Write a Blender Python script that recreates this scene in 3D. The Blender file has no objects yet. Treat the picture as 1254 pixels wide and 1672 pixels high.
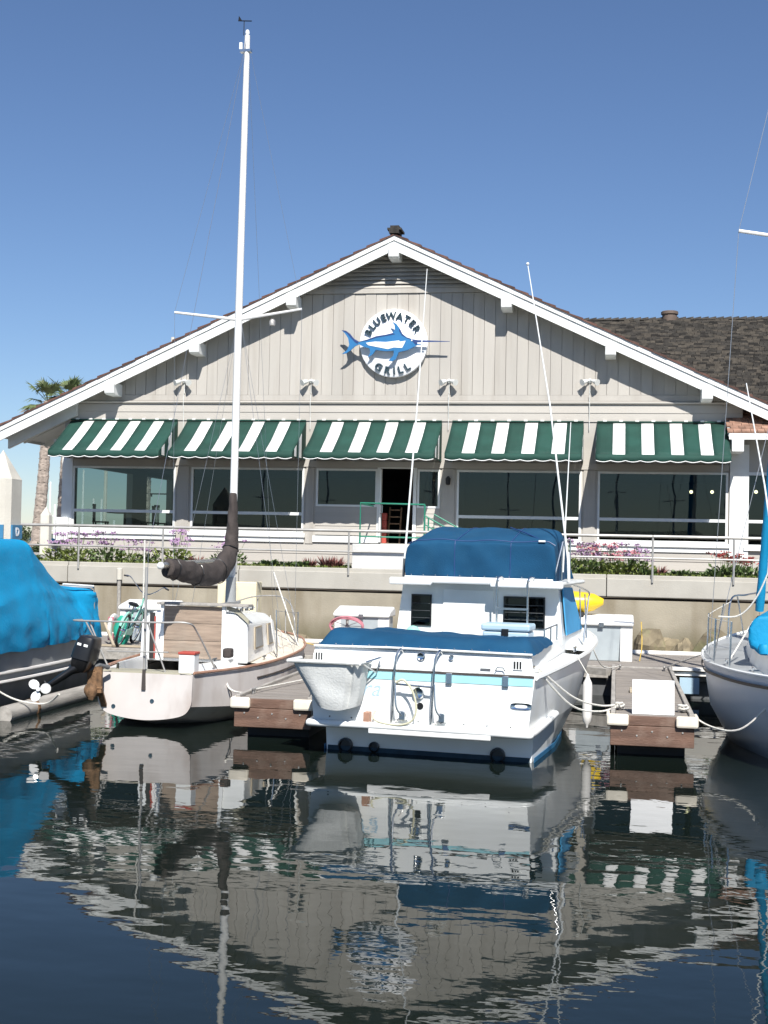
import bpy, math, random
from math import sin, cos, pi, radians, tan
from mathutils import Vector, Matrix, noise, Quaternion

random.seed(7)
scene = bpy.context.scene
C = scene.collection

# ------------------------------------------------------------------ camera
CAM_H, PSI, PIT, ROL, FPX = 2.75, radians(10), math.atan(54/2150), radians(1.2), 2150.0
fwd = Vector((-sin(PSI)*cos(PIT), cos(PSI)*cos(PIT), sin(PIT)))
r0 = Vector((cos(PSI), sin(PSI), 0)); u0 = r0.cross(fwd)
rt = r0*cos(ROL) + u0*sin(ROL); up = -r0*sin(ROL) + u0*cos(ROL)
cd = bpy.data.cameras.new('camera'); cam = bpy.data.objects.new('camera', cd); C.objects.link(cam)
cam.matrix_world = Matrix.Translation((0, 0, CAM_H)) @ Matrix((rt, up, -fwd)).transposed().to_4x4()
cd.sensor_fit = 'VERTICAL'; cd.sensor_height = 36; cd.lens = 36*FPX/1672
cd.clip_start = .1; cd.clip_end = 6000
scene.camera = cam

# ------------------------------------------------------------------ sky and sun
SUN_EL, SUN_AZ = radians(46), radians(17)
sd = Vector((sin(SUN_AZ)*cos(SUN_EL), -cos(SUN_AZ)*cos(SUN_EL), sin(SUN_EL)))
w = bpy.data.worlds.new('World'); scene.world = w; w.use_nodes = True
wn = w.node_tree; bg = wn.nodes['Background']
sky = wn.nodes.new('ShaderNodeTexSky'); sky.sky_type = 'NISHITA'; sky.sun_disc = False
sky.sun_elevation = SUN_EL; sky.sun_rotation = pi - SUN_AZ
sky.air_density = 1.0; sky.dust_density = .05; sky.ozone_density = 5.0; sky.altitude = 0
sm = wn.nodes.new('ShaderNodeMix'); sm.data_type = 'RGBA'; sm.blend_type = 'MULTIPLY'; sm.inputs[0].default_value = 1; sm.inputs[7].default_value = (1.0, 1.02, 1.12, 1)
wn.links.new(sky.outputs[0], sm.inputs[6]); wn.links.new(sm.outputs[2], bg.inputs[0]); bg.inputs[1].default_value = .062
sl = bpy.data.lights.new('sun', 'SUN'); sl.energy = 5.0; sl.angle = radians(.5); sl.color = (1, .965, .91)
so = bpy.data.objects.new('sun', sl); C.objects.link(so); so.rotation_euler = (-sd).to_track_quat('-Z', 'Y').to_euler()
vs = scene.view_settings
vs.view_transform = 'Standard'; vs.look = 'None'; vs.exposure = .6; vs.gamma = 1; vs.use_curve_mapping = False

# ------------------------------------------------------------------ materials
def mat(name, col, rough=.6, metal=0., var=.1, scale=3., bump=0., bscale=30., rand=0., stretch=(1, 1, 1),
        dirt=None, dscale=1.5, damt=.5, dst=(1, 1, 1), spec=.5, tide=False, detail=5):
    m = bpy.data.materials.new(name); m.use_nodes = True
    n = m.node_tree.nodes; l = m.node_tree.links; p = n['Principled BSDF']
    p.inputs['Roughness'].default_value = rough; p.inputs['Metallic'].default_value = metal
    p.inputs['Specular IOR Level'].default_value = spec
    tc = n.new('ShaderNodeTexCoord')
    def nz(sc, st, det=detail):
        mp = n.new('ShaderNodeMapping'); mp.inputs['Scale'].default_value = st; l.new(tc.outputs['Object'], mp.inputs[0])
        t = n.new('ShaderNodeTexNoise'); t.inputs['Scale'].default_value = sc; t.inputs['Detail'].default_value = det
        l.new(mp.outputs[0], t.inputs['Vector']); return t
    def mix(a, b, fac, mode='MIX'):
        x = n.new('ShaderNodeMix'); x.data_type = 'RGBA'; x.blend_type = mode
        for s, val in ((x.inputs[6], a), (x.inputs[7], b)):
            if isinstance(val, tuple): s.default_value = (*val, 1) if len(val) == 3 else val
            else: l.new(val, s)
        if isinstance(fac, float): x.inputs[0].default_value = fac
        else: l.new(fac, x.inputs[0])
        return x.outputs[2]
    t = nz(scale, stretch)
    lo = tuple(max(0, c*(1-var)) for c in col); hi = tuple(min(.9, c*(1+var)) for c in col)
    mr = n.new('ShaderNodeMapRange'); mr.inputs[1].default_value = .3; mr.inputs[2].default_value = .7; l.new(t.outputs[0], mr.inputs[0])
    out = mix(lo, hi, mr.outputs[0])
    if dirt:
        d = nz(dscale, dst, 7); r = n.new('ShaderNodeMapRange'); r.inputs[1].default_value = .5; r.inputs[2].default_value = .72
        r.inputs[4].default_value = damt; l.new(d.outputs[0], r.inputs[0]); out = mix(out, dirt, r.outputs[0])
    if tide:                                     # algae and tide stain up to the high-water line
        sx = n.new('ShaderNodeSeparateXYZ'); l.new(tc.outputs['Object'], sx.inputs[0]); q = nz(1.4, (1, 1, .5), 4)
        ad = n.new('ShaderNodeMath'); ad.operation = 'MULTIPLY_ADD'; ad.inputs[1].default_value = .7; l.new(q.outputs[0], ad.inputs[0]); l.new(sx.outputs[2], ad.inputs[2])
        r = n.new('ShaderNodeMapRange'); r.inputs[1].default_value = .75; r.inputs[2].default_value = 1.35; r.inputs[3].default_value = .85; r.inputs[4].default_value = 0; l.new(ad.outputs[0], r.inputs[0])
        out = mix(out, (.13, .115, .065), r.outputs[0])
    if rand:
        oi = n.new('ShaderNodeObjectInfo'); r = n.new('ShaderNodeMapRange')
        r.inputs[3].default_value = 1-rand; r.inputs[4].default_value = 1+rand; l.new(oi.outputs['Random'], r.inputs[0])
        cb = n.new('ShaderNodeCombineColor')
        for i in range(3): l.new(r.outputs[0], cb.inputs[i])
        out = mix(out, cb.outputs[0], 1.0, 'MULTIPLY')
    l.new(out, p.inputs['Base Color'])
    if bump:
        b = nz(bscale, stretch); bn = n.new('ShaderNodeBump'); bn.inputs['Strength'].default_value = bump; bn.inputs['Distance'].default_value = .02
        l.new(b.outputs[0], bn.inputs['Height']); l.new(bn.outputs[0], p.inputs['Normal'])
    return m

def glass_mat(name, tint, ior=1.5):
    m = bpy.data.materials.new(name); m.use_nodes = True; n = m.node_tree.nodes; l = m.node_tree.links; n.clear()
    o = n.new('ShaderNodeOutputMaterial'); mx = n.new('ShaderNodeMixShader'); fr = n.new('ShaderNodeFresnel'); fr.inputs[0].default_value = ior
    tr = n.new('ShaderNodeBsdfTransparent'); tr.inputs[0].default_value = (*tint, 1)
    gl = n.new('ShaderNodeBsdfGlossy'); gl.inputs['Roughness'].default_value = .01; gl.inputs[0].default_value = (.84, .92, .90, 1)
    tcn = n.new('ShaderNodeTexCoord'); t = n.new('ShaderNodeTexNoise'); t.inputs['Scale'].default_value = .7
    b = n.new('ShaderNodeBump'); b.inputs['Strength'].default_value = .12; b.inputs['Distance'].default_value = .02
    l.new(tcn.outputs['Object'], t.inputs['Vector']); l.new(t.outputs[0], b.inputs['Height']); l.new(b.outputs[0], gl.inputs['Normal'])
    l.new(fr.outputs[0], mx.inputs[0]); l.new(tr.outputs[0], mx.inputs[1]); l.new(gl.outputs[0], mx.inputs[2]); l.new(mx.outputs[0], o.inputs[0])
    return m

def water_mat():
    m = bpy.data.materials.new('water'); m.use_nodes = True; n = m.node_tree.nodes; l = m.node_tree.links; p = n['Principled BSDF']
    p.inputs['Base Color'].default_value = (.006, .010, .008, 1); p.inputs['Specular Tint'].default_value = (.80, .85, .78, 1); p.inputs['Roughness'].default_value = .015; p.inputs['IOR'].default_value = 1.34
    p.inputs['Specular IOR Level'].default_value = .5
    tc = n.new('ShaderNodeTexCoord')
    def wave(sc, st, det, rot=0.):
        mp = n.new('ShaderNodeMapping'); mp.inputs['Scale'].default_value = st; mp.inputs['Rotation'].default_value[2] = rot
        l.new(tc.outputs['Object'], mp.inputs[0])
        t = n.new('ShaderNodeTexNoise'); t.inputs['Scale'].default_value = sc; t.inputs['Detail'].default_value = det; t.inputs['Roughness'].default_value = .45
        l.new(mp.outputs[0], t.inputs['Vector']); return t.outputs[0]
    def mul(a, k):
        x = n.new('ShaderNodeMath'); x.operation = 'MULTIPLY'; l.new(a, x.inputs[0])
        if isinstance(k, float): x.inputs[1].default_value = k
        else: l.new(k, x.inputs[1])
        return x.outputs[0]
    def add(a, b):
        x = n.new('ShaderNodeMath'); x.operation = 'ADD'; l.new(a, x.inputs[0]); l.new(b, x.inputs[1]); return x.outputs[0]
    a = wave(.75, (.8, 1, 1), 1.0, .15); b = wave(2.8, (.6, 1, 1), 1.5, -.1); c = wave(7.5, (.7, 1, 1), 2.0, .1)
    gust = wave(.22, (.7, 1, 1), 2.0)      # patches of stronger and weaker ripple
    gr = n.new('ShaderNodeMapRange'); gr.inputs[1].default_value = .38; gr.inputs[2].default_value = .62; gr.inputs[3].default_value = .25; gr.inputs[4].default_value = 1.0
    l.new(gust, gr.inputs[0])
    h = add(mul(a, .009), add(mul(b, .0030), mul(mul(c, .0014), gr.outputs[0])))
    bn = n.new('ShaderNodeBump'); bn.inputs['Strength'].default_value = 1.0; bn.inputs['Distance'].default_value = 1.0
    l.new(h, bn.inputs['Height']); l.new(bn.outputs[0], p.inputs['Normal'])
    return m

M = dict(
    water=water_mat(),
    ground=mat('ground', (.32, .30, .27), .9, var=.15, scale=.6, bump=.3),
    shore=mat('shore', (.07, .09, .07), .9, var=.4, scale=.05),
    wallc=mat('wallc', (.315, .28, .215), .9, var=.14, scale=1.2, bump=.3, bscale=25, dirt=(.19, .155, .10), dscale=.8, damt=.85, tide=True, dst=(1.8, 1, .35)),
    cap=mat('cap', (.40, .38, .335), .88, var=.08, scale=1.5, bump=.2, dirt=(.33, .30, .25), dscale=.9, damt=.5, dst=(1, 1, .5)),
    block=mat('block', (.60, .60, .58), .88, var=.07, scale=2, bump=.2, dirt=(.42, .42, .40), damt=.5),
    crack=mat('crack', (.05, .04, .03), .95),
    rock=mat('rock', (.22, .18, .115), .92, var=.35, scale=2.5, bump=.8, bscale=9, dirt=(.16, .19, .07), dscale=1.6, damt=.8, rand=.25),
    siding=mat('siding', (.42, .395, .355), .75, var=.07, scale=1.5, stretch=(1, 1, .15), bump=.15, bscale=60, rand=.05, dirt=(.34, .31, .27), dscale=1.1, damt=.65, dst=(3.5, 1, .22)),
    lap=mat('lap', (.42, .395, .355), .75, var=.06, scale=1.5, stretch=(.15, 1, 1), bump=.12, rand=.03, dirt=(.40, .36, .31), dscale=1.0, damt=.35),
    trim=mat('trim', (.78, .79, .77), .55, var=.03, scale=2, dirt=(.60, .58, .52), dscale=1.3, damt=.35),
    soffit=mat('soffit', (.62, .63, .60), .7, var=.05),
    shred=mat('shred', (.095, .048, .037), .9, var=.3, scale=6, bump=.5, rand=.35),
    shdark=mat('shdark', (.040, .036, .031), .95, var=.5, scale=5, bump=.6, bscale=20),
    shdark2=mat('shdark2', (.070, .060, .048), .95, var=.4, scale=5, bump=.6, bscale=20),
    shdark3=mat('shdark3', (.018, .016, .014), .95, var=.4, scale=5, bump=.6, bscale=20),
    shbrown=mat('shbrown', (.26, .15, .105), .92, var=.25, scale=6, bump=.6, rand=.25),
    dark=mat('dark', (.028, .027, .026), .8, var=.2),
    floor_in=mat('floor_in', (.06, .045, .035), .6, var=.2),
    wood_in=mat('wood_in', (.20, .11, .05), .5, var=.3, scale=4, stretch=(4, 4, .5)),
    glass=glass_mat('glass', (.50, .58, .57)),
    glass2=glass_mat('glass2', (.16, .17, .17)),
    frame=mat('frame', (.70, .71, .69), .5, var=.05),
    agreen=mat('agreen', (.005, .045, .032), .8, var=.15, scale=2, bump=.1, bscale=80, dirt=(.012, .065, .05), dscale=1.2, damt=.7, rand=.10),
    awhite=mat('awhite', (.80, .80, .78), .8, var=.04, bump=.1, bscale=80, dirt=(.62, .60, .55), damt=.3),
    signw=mat('signw', (.82, .83, .84), .4, var=.02),
    blue=mat('blue', (.022, .155, .36), .45, var=.08),
    dblue=mat('dblue', (.02, .05, .17), .45, var=.08),
    letter=mat('letter', (.018, .045, .06), .5, var=.1),
    steel=mat('steel', (.62, .63, .63), .25, 1., var=.05),
    galv=mat('galv', (.38, .37, .35), .5, .35, var=.12, scale=5),
    chrome=mat('chrome', (.75, .76, .76), .12, 1., var=.02),
    lampw=mat('lampw', (.62, .63, .60), .45, var=.1),
    hgreen=mat('hgreen', (.02, .19, .12), .5, var=.1),
    gel=mat('gel', (.80, .815, .80), .22, var=.025, scale=1.2, dirt=(.66, .63, .55), dscale=1.4, damt=.4),
    gelold=mat('gelold', (.70, .68, .65), .4, var=.05, scale=2, dirt=(.50, .44, .38), dscale=2, damt=.45, dst=(1, 1, .4)),
    gelpink=mat('gelpink', (.60, .56, .53), .45, var=.07, scale=2, dirt=(.36, .29, .25), dscale=2.2, damt=.6, dst=(1, 1, .4)),
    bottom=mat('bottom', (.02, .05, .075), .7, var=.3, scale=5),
    botblue=mat('botblue', (.03, .17, .34), .6, var=.2),
    cyan=mat('cyan', (.34, .64, .69), .35, var=.05),
    aqua=mat('aqua', (.045, .27, .50), .75, var=.1, scale=3, bump=.2, bscale=60),
    navy=mat('navy', (.006, .056, .125), .9, var=.12, scale=2.5, bump=.3, bscale=60, dirt=(.016, .080, .155), dscale=1.6, damt=.6, spec=.25),
    tarp=mat('tarp', (.003, .225, .43), .6, spec=.3, var=.07, scale=1.5, bump=.35, bscale=22),
    brownc=mat('brownc', (.050, .040, .036), .9, var=.25, scale=5, bump=.5, bscale=25),
    canvas=mat('canvas', (.62, .63, .61), .85, var=.05, scale=6, bump=.3, bscale=40, dirt=(.55, .56, .54), dscale=4, damt=.5),
    deck=mat('deck', (.24, .215, .19), .85, var=.3, scale=5, stretch=(.3, 6, 1), bump=.4, bscale=12),
    fascia=mat('fascia', (.125, .070, .048), .65, var=.4, scale=3, stretch=(.5, 1, 3), bump=.3, dirt=(.30, .22, .17), dscale=2.5, damt=.7),
    greywood=mat('greywood', (.33, .31, .28), .85, var=.25, scale=4, stretch=(3, .4, 3), bump=.4),
    bumper=mat('bumper', (.72, .66, .55), .6, var=.12, scale=5, dirt=(.40, .30, .2), damt=.5),
    board=mat('board', (.27, .205, .155), .8, var=.3, scale=3.5, stretch=(.5, 2, 6), bump=.4, dirt=(.40, .36, .30), damt=.4, rand=.12),
    cream=mat('cream', (.72, .64, .44), .7, var=.06),
    pvc=mat('pvc', (.75, .73, .68), .5, var=.08),
    boxw=mat('boxw', (.74, .74, .72), .4, var=.05, dirt=(.55, .53, .48), damt=.4),
    boxg=mat('boxg', (.42, .47, .49), .5, var=.08),
    black=mat('black', (.012, .012, .013), .3, var=.2),
    rubber=mat('rubber', (.02, .02, .02), .7, var=.2),
    rust=mat('rust', (.16, .09, .045), .85, var=.5, scale=14, bump=.5),
    rope=mat('rope', (.70, .68, .62), .9, var=.15, scale=40, bump=.6, bscale=120),
    hose=mat('hose', (.55, .53, .38), .6, var=.1),
    yellow=mat('yellow', (.78, .52, .02), .35, var=.08),
    yrope=mat('yrope', (.60, .42, .10), .8, var=.2),
    grey=mat('grey', (.30, .31, .31), .45, var=.12, scale=2, dirt=(.18, .18, .17), damt=.5),
    greyd=mat('greyd', (.10, .105, .11), .5, var=.3, scale=2.5, dirt=(.2, .2, .2), damt=.5),
    mint=mat('mint', (.30, .62, .50), .35, var=.05),
    gbag=mat('gbag', (.02, .36, .25), .6, var=.2),
    red=mat('red', (.42, .07, .05), .5, var=.15),
    teak=mat('teak', (.34, .19, .13), .6, var=.2, scale=6),
    tanw=mat('tanw', (.40, .34, .25), .7, var=.15),
    tdeck=mat('tdeck', (.62, .56, .46), .7, var=.08),
    olive=mat('olive', (.35, .33, .25), .75, var=.12),
    hullg=mat('hullg', (.60, .66, .74), .25, var=.03, scale=1.5, dirt=(.50, .55, .62), damt=.3),
    stripe=mat('stripe', (.06, .05, .045), .5),
    ccon=mat('ccon', (.56, .53, .46), .9, var=.08, scale=2, bump=.3, dirt=(.42, .40, .35), damt=.5),
    plate=mat('plate', (.05, .20, .36), .5, var=.1),
    trunk=mat('trunk', (.30, .25, .21), .95, var=.4, scale=4, stretch=(1, 1, 2), bump=.8, bscale=8),
    frond=mat('frond', (.095, .125, .045), .6, var=.35, scale=1.5),
    dead=mat('dead', (.30, .22, .11), .8, var=.3),
    bush=mat('bush', (.06, .085, .03), .7, var=.4, scale=3),
    leaf=mat('leaf', (.17, .21, .05), .6, var=.4, scale=9),
    leaf2=mat('leaf2', (.10, .15, .05), .6, var=.4, scale=9),
    purple=mat('purple', (.32, .20, .33), .8, var=.3, scale=12),
    pink=mat('pink', (.42, .16, .19), .8, var=.3, scale=12),
    redleaf=mat('redleaf', (.22, .085, .075), .7, var=.4, scale=9),
    flower=mat('flower', (.36, .075, .07), .7, var=.3, scale=12),
    ventc=mat('ventc', (.13, .095, .075), .8, var=.2),
    soil=mat('soil', (.10, .07, .045), .95, var=.3, scale=6, bump=.6),
    mast=mat('mast', (.78, .77, .74), .4, var=.04, dirt=(.62, .58, .5), damt=.4),
    wire=mat('wire', (.42, .43, .44), .35, .8, var=.1),
    ltblue=mat('ltblue', (.38, .52, .62), .4, var=.06),
    lamp_on=None,
)
e = bpy.data.materials.new('bulb'); e.use_nodes = True; p = e.node_tree.nodes['Principled BSDF']
p.inputs['Emission Color'].default_value = (1, .75, .45, 1); p.inputs['Emission Strength'].default_value = 6; M['lamp_on'] = e

# ------------------------------------------------------------------ mesh helpers
def V(*a): return Vector(a)

class B:
    def __init__(s): s.v = []; s.f = []
    def add(s, vs, fs):
        o = len(s.v); s.v += [Vector(x) for x in vs]; s.f += [tuple(i+o for i in f) for f in fs]; return s
    def box(s, x0, x1, y0, y1, z0, z1):
        return s.add([(x0,y0,z0),(x1,y0,z0),(x1,y1,z0),(x0,y1,z0),(x0,y0,z1),(x1,y0,z1),(x1,y1,z1),(x0,y1,z1)],
                     [(0,3,2,1),(4,5,6,7),(0,1,5,4),(1,2,6,5),(2,3,7,6),(3,0,4,7)])
    def bar(s, p, q, w, h, upv=(0,0,1)):
        p, q = Vector(p), Vector(q); d = (q-p).normalized(); u = Vector(upv)
        a = d.cross(u)
        if a.length < 1e-4: a = d.cross(Vector((1,0,0)))
        a.normalize(); u = a.cross(d)
        a = a*w/2; u = u*h/2
        vs = [p-a-u, p+a-u, p+a+u, p-a+u, q-a-u, q+a-u, q+a+u, q-a+u]
        return s.add(vs, [(0,1,2,3),(7,6,5,4),(0,4,5,1),(1,5,6,2),(2,6,7,3),(3,7,4,0)])
    def tube(s, pts, r, n=8, cap=True):
        pts = [Vector(p) for p in pts]; k = len(pts); R = r if isinstance(r, (list, tuple)) else [r]*k
        rings = []; d0 = (pts[1]-pts[0]).normalized(); a = d0.orthogonal().normalized()
        for i, p in enumerate(pts):
            d = ((pts[min(i+1,k-1)]-pts[max(i-1,0)])).normalized()
            a = (a - d*a.dot(d)); a = a.normalized() if a.length > 1e-6 else d.orthogonal().normalized()
            b = d.cross(a)
            rings.append([p + (a*cos(2*pi*j/n)+b*sin(2*pi*j/n))*R[i] for j in range(n)])
        return s.loft(rings, True, cap)
    def loft(s, rings, closed=True, cap=False):
        n = len(rings[0]); o = len(s.v)
        for rg in rings: s.v += [Vector(x) for x in rg]
        m = n if closed else n-1
        for i in range(len(rings)-1):
            for j in range(m):
                s.f.append((o+i*n+j, o+i*n+(j+1)%n, o+(i+1)*n+(j+1)%n, o+(i+1)*n+j))
        if cap:
            s.f.append(tuple(o+j for j in reversed(range(n)))); s.f.append(tuple(o+(len(rings)-1)*n+j for j in range(n)))
        return s
    def lathe(s, c, prof, n=16, axis='z'):
        c = Vector(c); rings = []
        for r, h in prof:
            rg = []
            for j in range(n):
                a = 2*pi*j/n
                q = {'z': (r*cos(a), r*sin(a), h), 'y': (r*cos(a), h, -r*sin(a)), 'x': (h, r*cos(a), r*sin(a))}[axis]
                rg.append(c+Vector(q))
            rings.append(rg)
        return s.loft(rings, True, True)
    def ball(s, c, r, nu=10, nv=7, nzz=0.):
        c = Vector(c); r = Vector(r) if not isinstance(r, (int, float)) else Vector((r,r,r)); rings = []
        for i in range(nv+1):
            t = pi*i/nv; rg = []
            for j in range(nu):
                a = 2*pi*j/nu; d = Vector((sin(t)*cos(a), sin(t)*sin(a), -cos(t)))
                k = 1 + nzz*noise.noise(d*1.7 + c*3.1)
                rg.append(c + Vector((d.x*r.x, d.y*r.y, d.z*r.z))*k)
            rings.append(rg)
        return s.loft(rings, True, False)
    def prism(s, poly, y0, y1):          # poly in (x, z), extruded along y
        n = len(poly)
        vs = [(x, y0, z) for x, z in poly] + [(x, y1, z) for x, z in poly]
        return s.add(vs, [tuple(range(n)), tuple(reversed(range(n, 2*n)))] + [(i, n+i, n+(i+1)%n, (i+1)%n) for i in range(n)])
    def prismx(s, poly, x0, x1):         # poly in (y, z), extruded along x
        n = len(poly)
        vs = [(x0, y, z) for y, z in poly] + [(x1, y, z) for y, z in poly]
        return s.add(vs, [tuple(reversed(range(n))), tuple(range(n, 2*n))] + [(i, (i+1)%n, n+(i+1)%n, n+i) for i in range(n)])
    def prismz(s, poly, z0, z1):
        n = len(poly)
        vs = [(x, y, z0) for x, y in poly] + [(x, y, z1) for x, y in poly]
        return s.add(vs, [tuple(reversed(range(n))), tuple(range(n, 2*n))] + [(i, (i+1)%n, n+(i+1)%n, n+i) for i in range(n)])
    def quad(s, a, b, c, d): return s.add([a, b, c, d], [(0, 1, 2, 3)])
    def build(s, name, m, parent=None, smooth=False, world=True, solid=0, bevel=0, sub=0, clean=True):
        me = bpy.data.meshes.new(name)
        vs = s.v
        if parent and world:
            root = parent
            while root.parent: root = root.parent
            inv = root.matrix_basis.inverted(); vs = [inv @ x for x in vs]
        me.from_pydata([tuple(x) for x in vs], [], s.f); me.validate(); me.update()
        import bmesh
        if clean:
            bm = bmesh.new(); bm.from_mesh(me); bmesh.ops.remove_doubles(bm, verts=bm.verts, dist=1e-5)
            bmesh.ops.recalc_face_normals(bm, faces=bm.faces); bm.to_mesh(me); bm.free()
        if isinstance(m, str): m = M[m]
        me.materials.append(m)
        if smooth:
            for pl in me.polygons: pl.use_smooth = True
            try: me.set_sharp_from_angle(angle=radians(42))
            except Exception: pass
        o = bpy.data.objects.new(name, me); C.objects.link(o)
        if parent: o.parent = parent
        if solid: md = o.modifiers.new('solid', 'SOLIDIFY'); md.thickness = solid; md.offset = 0
        if bevel: md = o.modifiers.new('bevel', 'BEVEL'); md.width = bevel; md.segments = 2; md.limit_method = 'ANGLE'
        if sub: md = o.modifiers.new('sub', 'SUBSURF'); md.levels = sub; md.render_levels = sub
        return o

def tag(o, label, cat, group=None):
    o['label'] = label; o['category'] = cat
    if group: o['group'] = group
    return o
def thing(name, label, cat, loc=(0,0,0), rz=0., group=None, rx=0., ry=0.):
    o = bpy.data.objects.new(name, None); C.objects.link(o); o.empty_display_size = .2
    o.location = loc; o.rotation_euler = (rx, ry, rz); return tag(o, label, cat, group)
def struct(o): o['kind'] = 'structure'; return o
def copy_tree(o, parent=None):
    c = o.copy(); C.objects.link(c); c.parent = parent
    for ch in list(o.children): copy_tree(ch, c)
    return c
def arc(p, q, sag, n=14):
    p, q = Vector(p), Vector(q)
    return [p.lerp(q, t/n) - Vector((0,0,1))*sag*4*(t/n)*(1-t/n) for t in range(n+1)]
def smooth_path(pts, n=6):
    pts = [Vector(p) for p in pts]; out = []
    for i in range(len(pts)-1):
        a = pts[max(i-1,0)]; b = pts[i]; c = pts[i+1]; d = pts[min(i+2,len(pts)-1)]
        for k in range(n):
            t = k/n
            out.append(.5*((2*b)+(-a+c)*t+(2*a-5*b+4*c-d)*t*t+(-a+3*b-3*c+d)*t**3))
    out.append(pts[-1]); return out
def nz3(p, s): return noise.noise(Vector(p)*s)

# ================================================================== THE SETTING
o = B().quad((-2500,-120,0),(2500,-120,0),(2500,4000,0),(-2500,4000,0)).build('water', 'water'); struct(o)
WY = 32.3                                       # face of the seawall
o = B().box(-130, 130, WY+.62, 92, -1.2, 1.96).build('ground', 'ground'); struct(o)
hb = B(); prev = []
for i in range(121):
    x = -1500 + i*25; hgt = 5 + 5*noise.noise(Vector((i*.17, 3, 0))) + 2*noise.noise(Vector((i*.9, 1, 0)))
    prev.append((x, hgt))
hb.loft([[(x, 900, -1) for x, h in prev], [(x, 905, max(1, h)) for x, h in prev], [(x, 1000, max(1, h)+1) for x, h in prev], [(x, 1100, -1) for x, h in prev]], False)
struct(hb.build('far_shore', 'shore'))
hb = B(); prev = [(-900+i*20, 8+4*noise.noise(V(i*.13, 8, 0))+2.5*noise.noise(V(i*.6, 2, 0))) for i in range(91)]      # unseen wooded shore added behind the viewer to darken the window reflections
hb.loft([[(x, -260, -1) for x, h in prev], [(x, -268, h*.8) for x, h in prev], [(x, -290, h) for x, h in prev], [(x, -420, -1) for x, h in prev]], False)
struct(hb.build('far_shore', 'shore'))

# ------------------------------------------------------------------ seawall
sw = thing('seawall', 'stained beige concrete seawall with long crack below the flower bed', 'wall', (-6, WY, 0))
wb = B(); xs = [-60 + i*.75 for i in range(161)]
wb.loft([[(x, WY + .012*noise.noise(V(x*.5, z, 0)), z) for x in xs] for z in (-1, 0, .4, .8, 1.2, 1.55)] + [[(x, WY+.3, 1.55) for x in xs]], False)
wb.build('lower_panel', 'wallc', sw)
cx = B(); pts = []
for i in range(300):
    x = -45 + i*.3; pts.append((x, WY-.004, 1.60 + .035*noise.noise(V(x*.35, 5, 0)) + .012*noise.noise(V(x*2, 9, 0))))
cx.tube(pts, [.018+.014*abs(noise.noise(V(p[0], 2, 0))) for p in pts], 5); cx.build('crack', 'crack', sw)
x = -60.0; k = 0
while x < 60:                                    # cap cast in lengths with open joints
    B().box(x+.006, x+4.59, WY-.03, WY+.45, 1.62, 2.06).build('cap', 'cap', sw, bevel=.02)
    B().box(x+.006, x+4.59, WY+.03, WY+.40, 2.05, 2.15).build('kerb', 'cap', sw, bevel=.015)
    x += 4.6
# pipe strapped to the wall
pp = thing('wall_pipe', 'thin weathered vertical pipe strapped to the seawall behind the bicycle', 'pipe', (-10.9+.3, WY-.1, .4))
px_ = -12.55
pp.location = (px_, WY-.1, .4)
B().tube([(px_, WY-.1, .3), (px_, WY-.1, 1.75)], .05, 8).build('pipe', 'greywood', pp, True)
B().lathe((px_, WY-.1, 0), [(.075, 1.72), (.075, 2.0), (.05, 2.02)], 10).build('collar', 'ccon', pp, True)

# rocks at the foot of the wall
def rock(x, y, z, r, sc, label, rot=0.):
    b = B(); nu, nv = 12, 8
    rings = []
    for i in range(nv+1):
        t = pi*i/nv; rg = []
        for j in range(nu):
            a = 2*pi*j/nu; d = V(sin(t)*cos(a), sin(t)*sin(a), -cos(t))
            k = r*(1+.45*noise.noise(d*1.3+V(x, y, 0))+.15*noise.noise(d*4+V(x, 0, y)))
            d = d*k; d = V(round(d.x/(r*.35))*r*.35*.5+d.x*.5, round(d.y/(r*.35))*r*.35*.5+d.y*.5, round(d.z/(r*.35))*r*.35*.5+d.z*.5)
            rg.append(V(d.x*sc[0], d.y*sc[1], d.z*sc[2]))
        rings.append(rg)
    b.loft(rings, True)
    o = b.build('rock', 'rock', None, False); o.location = (x, y, z); o.rotation_euler = (0.1, rot, random.random()*3)
    return tag(o, label, 'rock', 'rocks along the foot of the seawall')
rock(.80, 31.4, .38, .62, (.7, .7, .85), 'round olive-brown boulder standing against the foot of the seawall')
rock(1.30, 31.6, .28, .50, (.9, .7, .85), 'low yellowish rock between the round boulder and the tilted slab')
rock(1.58, 31.0, .30, .46, (.8, .6, .95), 'flat-faced grey rock beside the tilted slab at the seawall', .4)
b = B(); b.prism([(0,0),(.35,.62),(.55,.60),(1.45,.05),(1.4,-.25),(.5,-.35)], -.45, .45)
o = b.build('rock', 'rock', bevel=.05); o.location = (1.75, 31.2, .36); o.rotation_euler = (0.1, 0.05, -.25)
tag(o, 'long slab of broken concrete tilted against the seawall', 'rock', 'rocks along the foot of the seawall')
for i in range(34):
    x = -15 + i*.62 + random.uniform(-.2, .2)
    if .3 < x < 3.8: continue
    rock(x, 31.55+random.uniform(-.3, .3), .12+random.uniform(-.1, .14), random.uniform(.3, .5), (1.1, .8, .75), 'low brown rock at the foot of the seawall '+('behind the bicycle' if x < -8.8 else 'behind the cream cabinet' if x < -6.8 else 'behind the old sailboat bow' if x < -3.8 else 'behind the cruiser' if x < .4 else 'behind the pale sailboat'))
for i in range(12):
    rock(-2+i*.6, 30.9+random.uniform(-.2, .3), .05, random.uniform(.22, .36), (1.1, .8, .7), 'small low brown stone at the water edge below the seawall')

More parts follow.
